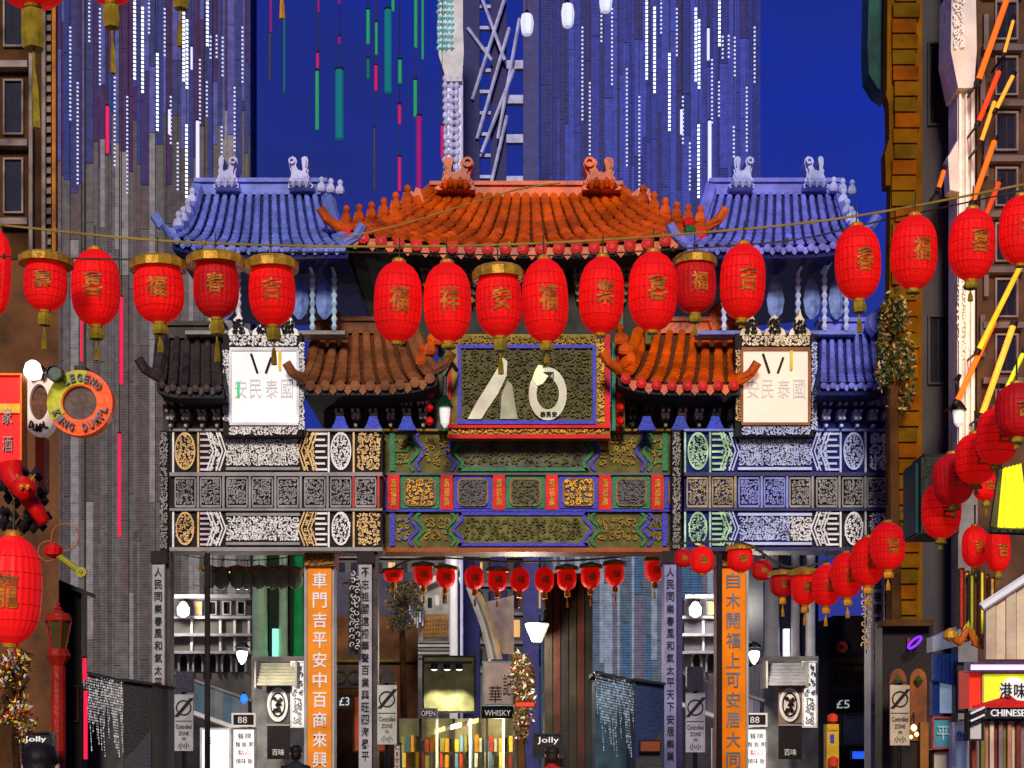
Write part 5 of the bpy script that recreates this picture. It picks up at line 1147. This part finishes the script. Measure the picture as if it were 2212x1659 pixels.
for k, px in enumerate((938, 966, 992)):
    c = P(px, 1446, 40.45); MB().lathe(c, [(.10, 0), (.08, .14), (.03, .18)], 10).build('spot_head', BLACKM, tt); MB().lathe(c - Vector((0, 0, .03)), [(.03, 0), (.085, .025)], 10).build('bulb', glow('spot_bulb', (1, 1, .85), 3.0), tt)
    L = bpy.data.lights.new('spot', 'SPOT'); L.energy = 260; L.spot_size = math.radians(62); L.spot_blend = .6; L.color = (1, .97, .75); L.shadow_soft_size = .05
    lo = bpy.data.objects.new('spot_light', L); COL.objects.link(lo); lo.parent = tt; lo.location = c - Vector(tt.location) + Vector((0, 0, -.05)); lo.rotation_euler = (math.radians(22), 0, 0)
sign('pink_sign', 'pink and white sign with black flower and characters above the middle shop', 'sign', 1042, 1428, 1108, 1524, 40, pm('pink_sign_face', (.80, .55, .45), .5, 0, .15), pm('mint_frame', (.45, .70, .58), .5), [('華', 1070, 1500, 28, 36, INK), ('記', 1096, 1480, 18, 46, INK)])
sign('black_fascia', 'black fascia with white lettering under the pink sign', 'sign', 1040, 1526, 1110, 1552, 39.9, INK, BLACKM, [('WHISKY', 1075, 1540, 56, 12, WHITEGL)])
sign('white_fascia', 'small white lettered panel at the lower left of the olive fascia', 'sign', 905, 1530, 945, 1552, 40.2, DARK, STONE, [('OPEN', 925, 1541, 30, 12, WHITEGL)])
Y = 42
t = thing('market_shop', 'lit grocery shop with striped blinds and coloured goods, middle bottom', 'shop', (X(1010, Y), Y, 0))
MB().pbox(862, 1552, 1112, HOR + CAMZ / S(Y), Y + 1.2, 2).build('back_wall', pm('shop_back', (.35, .33, .16), .6, 0, .08), t)
for k in range(6): MB().pbox(905 + k * 36, 1552, 910 + k * 36, HOR + CAMZ / S(Y), Y + .2, .3).build('mullion', SILVER if k % 2 else DARK, t)
for k in range(8):
    a = 938 + k * 12; MB().pprism([(a, 1575 - k * 3), (a + 11, 1572 - k * 3), (a + 11, 1581 - k * 3), (a, 1585 - k * 3)], Y - .5 + .02 * k, .12).build('awning_slat', (PALE, pm('awning_lime', (.50, .55, .20), .5), DARK)[k % 3], t)
GC = [pm('goods_amber', (.75, .32, .02), .5, 0, .2), pm('goods_yellow', (.75, .65, .12), .5, 0, .2), pm('goods_cream', (.72, .68, .5), .5), pm('goods_red', (.5, .05, .02), .5), pm('goods_olive', (.2, .2, .03), .5), pm('goods_dark', (.03, .03, .02), .5), pm('goods_blue', (.12, .25, .42), .5)]
bulb_light(t, P(985, 1580, Y - .6), 90, (1, .85, .5)); bulb_light(t, P(1075, 1585, Y - .6), 90, (1, .85, .55))
for k in range(46):
    a = 866 + (k % 23) * 10.6; b = 1594 + (k // 23) * 34; MB().pbox(a, b + R.uniform(-8, 4), a + R.uniform(5, 10), b + 30, Y + .3 + R.uniform(0, .4), .3).build('goods_box', GC[R.randrange(7)], t)
sign('vertical_letter_sign', 'narrow vertical pink sign spelling letters at the bottom, left of the shop', 'sign', 848, 1604, 868, 1690, 35, pm('pink_white', (.8, .62, .56), .5), BLACKM, [('C', 858, 1614, 10, 10, INK), ('I', 858, 1629, 3, 10, INK), ('T', 858, 1644, 10, 10, INK), ('Y', 858, 1657, 10, 8, INK)])
Y = 33.0
t = thing('timber_column', 'broad dark timber column standing right of the middle of the gate', 'column', (X(1224, Y), Y, 0))
MB().pbox(1176, 1246, 1280, HOR + CAMZ / S(Y), Y, 1.2).build('shaft', pm('dark_timber', (.022, .009, .005), .6, var=.6, scale=2), t)
for k in range(6): MB().pbox(1178 + k * 17.3, 1250, 1193 + k * 17.3, HOR + CAMZ / S(Y), Y - .08, .09).build('plank', pm('timber_plank_%d' % (k % 3), ((.020, .016, .010), (.040, .010, .005), (.012, .011, .010))[k % 3], .6, var=.5), t)
MB().pbox(1170, 1238, 1286, 1248, Y - .2, 1.6).build('capital', BROWN, t)
t = thing('paper_shade_lamp', 'cream tapered lamp shade left of the dark timber column', 'lamp', P(1160, 1386, 32.5)); c = P(1160, 1386, 32.5)
MB().lathe(c, [(.10, 0), (.24, .33), (.24, .36)], 16).build('shade', glow('cream_shade', (1, .95, .82), .75), t); MB().tube([c + Vector((0, 0, .34)), c + Vector((.25, .4, .5))], .02, 5).build('arm', BLACKM, t); bulb_light(t, c + Vector((-.3, -.4, -.2)), 300, (1, .88, .7))
sign('script_sign', 'black sign with white handwritten script beside the timber column', 'sign', 1150, 1584, 1218, 1638, 32, INK, BLACKM, [('Jolly', 1184, 1600, 46, 16, WHITEGL)])
sign('script_sign', 'black sign with white handwritten script at the lower left', 'sign', 44, 1580, 112, 1632, 11, INK, BLACKM, [('Jolly', 78, 1598, 46, 15, WHITEGL)])
sign('red_strip', 'thin glowing red strip sign over the brown leaved tree', 'sign', 1112, 1514, 1156, 1528, 31, glow('red_strip', (1, .05, .01), .4), BLACKM, fw=2)
sign('rust_plate', 'small rust red plate on the navy blue kiosk', 'plate', 1382, 1598, 1428, 1624, 24.8, pm('rust_plate', (.26, .05, .01), .5), DARK, fw=2)

# right-hand shops
Y = 23
t = thing('dark_shopfront', 'dark brown shopfront with two round openings right of the blue gate', 'building', (X(1850, 40), 40, 0))
MB().pbox(1800, 1330, 1990, HOR + CAMZ / S(40), 40, 3).build('wall', pm('aubergine_wall', (.020, .013, .018), .7), t); MB().pbox(1800, 1420, 1990, 1432, 39.8, .3).build('cornice', BROWN, t)
MB().pbox(1800, 1440, 1892, 1500, 39.95, .04).build('plaster_band', pm('taupe_band', (.07, .062, .055), .7), t)
for px in (1817, 1860): c = P(px, 1463, 39.9); MB().ring((c.x, c.y - .1, c.z), 10 * S(40), 16 * S(40), .12, 20).build('porthole', BROWN, t)
MB().ring((P(1818, 1398, 39.8).x, 39.75, P(1818, 1398, 39.8).z), 4 * S(40), 13 * S(40), .1, 16).build('red_rosette', pm('rosette_red', (.30, .03, .01), .5), t)
sign('lit_number', 'small white lit number board on the dark shopfront', 'sign', 1800, 1506, 1842, 1536, 38, DKTEAL, BLACKM, [('£5', 1821, 1521, 28, 18, WHITEGL)])
sign('blue_strip', 'bright blue strip light low on the dark shopfront', 'light', 1838, 1620, 1892, 1642, 36, glow('blue_strip', (.02, .12, 1), .8), BLACKM, fw=3)
sign('slanted_poster', 'dark blue poster panel beside the rightmost lettered pillar', 'poster', 1815, 1540, 1888, 1612, 37, pm('poster_navy', (.015, .02, .05), .5, var=.8, scale=2), BLACKM)
t = thing('yellow_figure', 'yellow box sign with red disc on top before the white stone front', 'sign', P(1800, 1690, 25))
MB().pbox(1786, 1564, 1812, 1690, 25, .25).build('body', pm('yellow_box', (.62, .38, .01), .45), t)
m = MB(); m.lathe(P(1799, 1562, 25.1), [(.02, 0), (.08, .03), (.08, .12), (.02, .15)], 14); m.build('red_knob', pm('knob_red', (.85, .05, .02), .4), t); MB().pbox(1788, 1572, 1810, 1578, 24.97, .03).build('orange_band', LORANGE, t); MB().pbox(1794, 1586, 1802, 1604, 24.97, .03).build('mauve_mark', PURP, t); m = MB(); m.lathe(P(1800, 1659, 24.95), [(.02, 0), (.08, .03), (.08, .15), (.02, .18)], 14); m.build('red_disc', pm('knob_red', (.85, .05, .02), .4), t)
t = thing('neon_oval', 'violet neon oval tilted on the dark shopfront', 'neon light', P(1976, 1410, 24)); pts = []
for k in range(25):
    a = 2 * PI * k / 24; u, v = 18 * math.cos(a), 6 * math.sin(a); pts.append(P(1976 + u * .75 - v * .66, 1388 - u * .66 - v * .75, 24))
MB().tube(pts, .018, 6).build('tube', glow('violet_neon', (.22, .02, 1), 1.2), t); MB().tube([pts[0], pts[0] + Vector((0, .6, 0))], .015, 5).build('bracket', BLACKM, t)
Y = 24.4
t = thing('amber_arches', 'brown shop bay with two amber arched niches and a plain column, right', 'shop', (X(1975, Y), Y, 0))
MB().pbox(1906, 1340, 2016, HOR + CAMZ / S(Y), Y, .5).build('wall', pm('bay_dark', (.016, .010, .008), .6), t)
for px in (1940, 1984):
    ar = [(px - 18, 1600), (px - 18, 1470)] + [(px - 18 * math.cos(PI * q / 8), 1470 - 26 * math.sin(PI * q / 8)) for q in range(1, 8)] + [(px + 18, 1470), (px + 18, 1600)]
    MB().pprism(ar[::-1], Y - .06, .05).build('niche', pm('amber_niche', (.20, .055, .008), .5, 0, .03, (1, .2, .02), var=.5), t)
    MB().lathe(P(px, 1470, Y - .14), [(.01, -.08), (.07, 0), (.01, .08)], 8).build('boss', pm('boss_green', (.05, .07, .01), .5), t)
MB().pbox(1988, 1560, 2014, 1690, Y - .2, .2).build('column', pm('brown_column', (.24, .09, .01), .5), t)
MB().pbox(1908, 1338, 2018, 1352, Y - .3, .4).build('cornice', BROWN, t); MB().pbox(1960, 1378, 1992 - 26, 1402, Y - .1, .1).build('plaque', pm('bay_rust', (.22, .04, .01), .5), t)
c = P(1974, 1572, 23.8); t = thing('bulb_lamp', 'warm yellow bulb cluster beside the amber arched niche', 'lamp', c)
for k, (dx, dy, r_) in enumerate(((0, 0, .05), (6, 14, .035), (-6, 20, .03))): q_ = P(1974 + dx, 1572 + dy, 23.8); MB().lathe(q_ - Vector((0, 0, r_)), [(r_ * .3, 0), (r_, r_ * .8), (r_ * .7, r_ * 1.6), (r_ * .2, r_ * 2)], 10).build('bulb', glow('warm_bulb', (1, .8, .35), 2.2), t)
MB().tube([P(1974, 1560, 23.8), P(1974, 1540, 24.3)], .012, 5).build('arm', BLACKM, t)
t = thing('speaker_box', 'dark green black box with teal side behind the red lantern cluster', 'box', P(2030, 1150, 14)); MB().pbox(1990, 988, 2072, 1152, 14, .6).build('body', pm('box_black_green', (.010, .014, .006), .5, var=.6), t); MB().pbox(1978, 1000, 1990, 1152, 14.1, .45).build('side_panel', DKTEAL, t); MB().pbox(1996, 980, 2068, 988, 14.05, .4).build('lid', DARK, t)
t = thing('fan_banner', 'bright yellow fan banner with pleats near the right edge', 'banner', P(2180, 1150, 9.8)); YB = glow('yellow_banner', (1, .95, .01), .45)
for k in range(6):
    a, b_ = 2140 + k * 14, 2154 + k * 14; MB().pprism([(a, 1140 - abs(k - 3)), (b_, 1141), (2166 + k * 8, 1010 - k * 2), (2158 + k * 8, 1016 - k * 2)], 9.8 + .02 * (k % 2), .04).build('pleat', YB if k > 0 else OLIVE, t)
MB().tube([P(2136, 1146, 9.78), P(2230, 1150, 9.78)], .02, 6).build('rod', BLACKM, t)
cols = [('red', RED), ('amber', GOLD), ('lime', LIME), ('scarlet', glow('scarlet_strip', (1, .02, .02), .25)), ('yellow', pm('yellow_strip', (.8, .65, .02), .5, 0, .2))]
for k in range(7):
    n_, mt = cols[k % 5]; x0 = 2074 + k * 11
    t = sign('vertical_banner', '%s narrow vertical banner, %s of the seven by the grey pier' % (n_, ORD[k]), 'banner', x0, 1226 + (k * 13 % 40) * .5, x0 + 10, 1356 + (k * 29 % 50), 13.5 + (k % 2) * .12, mt, pm('banner_dark_edge', (.12, .04, .01), .6), fw=1.5, grp='narrow vertical banners by the grey pier')
Y = 14.5
t = thing('gold_dragon', 'orange and gold curling dragon ornament over the blue awning', 'ornament', P(2100, 1400, 13.2))
pts = [P(2060 + k * 6, 1370 + 16 * math.sin(k * .9) + (k * 1.2), 13.2) for k in range(15)]
MB().tube(pts, .035, 8, .015).build('body', pm('dragon_orange', (.55, .12, .01), .4), t); MB().lathe(pts[0] - Vector((.03, 0, .03)), [(.02, -.03), (.06, 0), (.05, .05), (.01, .08)], 9).build('head', GOLD, t)
m = MB()
for k in range(1, 14): m.add([pts[k] + Vector((-.02, 0, .02)), pts[k] + Vector((.02, 0, .02)), pts[k] + Vector((.01, 0, .08)), pts[k] + Vector((0, .02, .02))], [(0, 1, 2), (1, 3, 2), (3, 0, 2)])
m.build('crest', pm('crest_lime', (.55, .55, .02), .4), t, kind='stuff')
t = thing('blue_awning', 'royal blue shop awning with white lit lower edge', 'awning', P(2040, 1540, Y)); BA = pm('awning_blue', (.006, .05, .28), .5)
for k in range(6): MB().pprism([(2016 + k * 9, 1412 + k * 0), (2024.4 + k * 9, 1412), (2024.4 + k * 9 , 1472 + k * 2), (2016 + k * 9, 1470 + k * 2)], Y - .1 + .015 * (k % 2), .06).build('stripe', BA, t)
MB().pprism([(2014, 1376), (2068, 1352), (2068, 1396), (2014, 1408)], Y - .15, .2).build('top_board', pm('awning_steel', (.30, .34, .42), .4), t)
MB().pbox(2030, 1472, 2062, 1540, Y, .1).build('lit_panel', pm('blue_white_panel', (.45, .60, .85), .4, 0, .2), t)
MB().pbox(2014, 1472, 2030, 1545, Y - .02, .1).build('side_panel', BA, t)
sign('steel_board', 'steel grey spotlit panel between the blue awning and yellow sign', 'panel', 2064, 1430, 2092, 1540, Y - .1, pm('steel_grey_panel', (.22, .25, .25), .4, var=.4), BLACKM)
Y = 12.6
t = sign('yellow_sign', 'yellow shop sign with white roundel of characters and red left side', 'sign', 2122, 1452, 2290, 1524, Y, glow('yellow_sign', (1, .9, .03), .4), pm('sign_yellow_rim', (.6, .55, .1), .5))
MB().pprism([(2094, 1446), (2122, 1456), (2122, 1524), (2094, 1530)], Y + .02, .3).build('red_side', glow('red_side', (1, .03, .01), .3), t)
c = P(2188, 1492, Y); m = MB(); m.lathe((0, 0, 0), [(29 * S(Y), 0), (29 * S(Y), .03)], 28); m.v = [(a + c.x, b_ + c.y - .03, z + c.z) for a, z, b_ in m.v]; m.build('roundel', WHITEGL, t)
lettering('港', 2172, 1492, 26, 34, Y - .032, INK, t); lettering('味', 2202, 1492, 24, 32, Y - .032, INK, t)
MB().pprism([(2104, 1524), (2160, 1508), (2180, 1500), (2196, 1512), (2290, 1524), (2290, 1530), (2104, 1530)], Y - .04, .03).build('red_swoosh', RED, t)
sign('neon_strip', 'white and violet neon strip above the yellow sign', 'neon light', 2092, 1430, 2290, 1452, Y - .05, glow('violet_white_neon', (.92, .62, 1), 1.1), pm('neon_housing', (.10, .03, .14), .4), fw=5)
sign('black_sign', 'black sign with blocky white capitals under the yellow sign', 'sign', 2130, 1528, 2290, 1552, Y - .02, INK, BLACKM, [('CHINESE', 2176, 1540, 74, 15, WHITEGL)], fw=2)
t = thing('shop_door', 'shop entrance with striped curtains at the lower right corner', 'shop', (X(2160, Y), Y, 0))
for k in range(12):
    MB().pbox(2100 + k * 9.6, 1556, 2108.6 + k * 9.6, HOR + CAMZ / S(Y), Y + .1 + .05 * (k % 2), .08).build('curtain_strip', (pm('strip_wine', (.22, .03, .01), .5), pm('strip_olive', (.20, .17, .02), .5), pm('strip_cream', (.70, .55, .38), .5), pm('strip_mauve', (.25, .16, .17), .5), pm('strip_salmon', (.55, .22, .14), .5))[(k * 3) % 5], t)
MB().pbox(2094, 1552, 2230, 1558, Y + .02, .3).build('rail', BLACKM, t)
t = sign('white_slat_sign', 'white slatted sign tilted beside the shop entrance', 'sign', 2092, 1536, 2126, 1600, Y - .1, PALE, DARK)
for k in range(4): MB().strip([(2094, 1566 - k * 8), (2124, 1552 - k * 8)], Y - .13, 4, .04).build('slat', WHITE if k % 2 else BLACKM, t)
sign('blue_board', 'blue and white poster board under the blue awning', 'poster', 2058, 1560, 2090, 1690, Y + .6, pm('blue_white_poster', (.35, .48, .75), .5, 0, .1, var=.6, scale=4), SILVER, [('魚', 2074, 1590, 18, 22, BLUE)])
sign('teal_books', 'teal and red striped panel left of the blue poster board', 'panel', 2014, 1548, 2056, 1618, Y + .7, pm('teal_stripe_face', (.06, .30, .38), .5, var=.4), pm('red_stripe_rim', (.5, .04, .03), .5), [('平', 2036, 1584, 26, 30, pm('pale_teal', (.5, .75, .8), .5))])
sign('ribbed_shutter', 'cream shutter panel in the shop window at the far right', 'panel', 2014, 1620, 2056, 1700, Y + .8, pm('cream_shutter', (.60, .50, .40), .5), BROWN)
t = thing('beige_canopy', 'beige sloping canopy above the violet neon strip', 'canopy', P(2180, 1430, 12.2))
for k in range(6): MB().pprism([(2130 + k * 22, 1300 - k * 14), (2151 + k * 22, 1287 - k * 14), (2151 + k * 22, 1424), (2130 + k * 22, 1424)], 12.9 + .03 * (k % 2), .06).build('panel', pm('beige_canopy_%d' % (k % 2), ((.55, .42, .28), (.68, .53, .36))[k % 2], .5, var=.25), t)
MB().tube([P(2120, 1312, 12.85), P(2280, 1208, 12.85)], .035, 6).build('edge_rail', WHITE, t)

# ------------------------------------------------------------------ passers-by whose heads show at the lower edge
def person(px, Y, label, coat, hair, h=1.72, rz=0.0):
    t = thing('person', label, 'person', (X(px, Y), Y, 0)); k = h / 1.72
    V = [(0, 0, .95, .15), (0, 0, 1.15, .14), (0, 0, 1.38, .15), (0, -.01, 1.47, .06), (0, -.01, 1.53, .055), (.19, 0, 1.40, .065), (.25, .02, 1.12, .05), (.24, -.06, .88, .04), (.24, -.08, .78, .035),
         (-.19, 0, 1.40, .065), (-.25, .02, 1.12, .05), (-.24, -.06, .88, .04), (-.24, -.08, .78, .035), (.10, 0, .88, .095), (.11, -.03, .48, .065), (.11, .02, .09, .045), (.12, -.12, .04, .04),
         (-.10, 0, .88, .095), (-.11, .05, .48, .065), (-.11, .10, .09, .045), (-.12, -.03, .04, .04)]
    Ed = [(0, 1), (1, 2), (2, 3), (3, 4), (2, 5), (5, 6), (6, 7), (7, 8), (2, 9), (9, 10), (10, 11), (11, 12), (0, 13), (13, 14), (14, 15), (15, 16), (0, 17), (17, 18), (18, 19), (19, 20)]
    me = bpy.data.meshes.new('body'); me.from_pydata([(a * k, b * k, c * k) for a, b, c, r in V], Ed, []); me.materials.append(coat)
    o = bpy.data.objects.new('body', me); COL.objects.link(o); o.parent = t
    md = o.modifiers.new('skin', 'SKIN'); md.use_smooth_shade = True
    for i, (a, b, c, r) in enumerate(V): me.skin_vertices[0].data[i].radius = (r * k, r * k * .8)
    me.skin_vertices[0].data[0].use_root = True
    sb = o.modifiers.new('sub', 'SUBSURF'); sb.levels = 1; sb.render_levels = 1
    x, y = X(px, Y), Y; m = MB(); pr = []
    for i in range(13):
        u = i / 12; a = PI * u; pr.append((.085 * k * max(.1, math.sin(a) ** .75) * (.86 + .18 * u), (1.50 + .235 * u) * k))
    m.lathe((x, y, 0), pr, 16, 1.15); m.lathe((x, y + .105 * k, 1.585 * k), [(.006, 0), (.016, .01), (.010, .035), (.004, .05)], 6)
    for s in (-1, 1): m.lathe((x + s * .088 * k, y, 1.59 * k), [(.008, 0), (.018, .02), (.018, .045), (.006, .06)], 6, 1.6)
    m.build('head', pm('skin', (.45, .27, .19), .6), t, True)
    for s in (-1, 1): MB().lathe((x + s * .032 * k, y + .094 * k, 1.622 * k), [(.003, -.006), (.010, 0), (.003, .006)], 8).build('eye', INK, t)
    MB().box(x - .026 * k, x + .026 * k, y + .09 * k, y + .10 * k, 1.552 * k, 1.560 * k).build('mouth', pm('lip', (.35, .10, .09), .6), t)
    m = MB(); pr = [(.097 * k, 1.64 * k), (.100 * k, 1.69 * k), (.082 * k, 1.735 * k), (.045 * k, 1.757 * k), (.005, 1.762 * k)]
    m.lathe((x, y - .012, 0), pr, 16, 1.15, .03); m.lathe((x, y - .040 * k, 0), [(.06 * k, 1.53 * k), (.082 * k, 1.58 * k), (.088 * k, 1.66 * k)], 12); m.build('hair', hair, t, True)
person(88, 8.8, 'person in a dark blue coat at the lower left corner', pm('coat_navy', (.02, .03, .07), .7), pm('hair_black', (.01, .008, .008), .5), 1.70)
person(1192, 23, 'person in a red and white jacket by the timber column', pm('coat_red', (.5, .02, .02), .7), pm('hair_brown', (.03, .018, .012), .5), 1.72)
person(640, 25.5, 'person in a black coat under the ivory gate', pm('coat_black', (.012, .012, .014), .7), pm('hair_black', (.01, .008, .008), .5), 1.74)
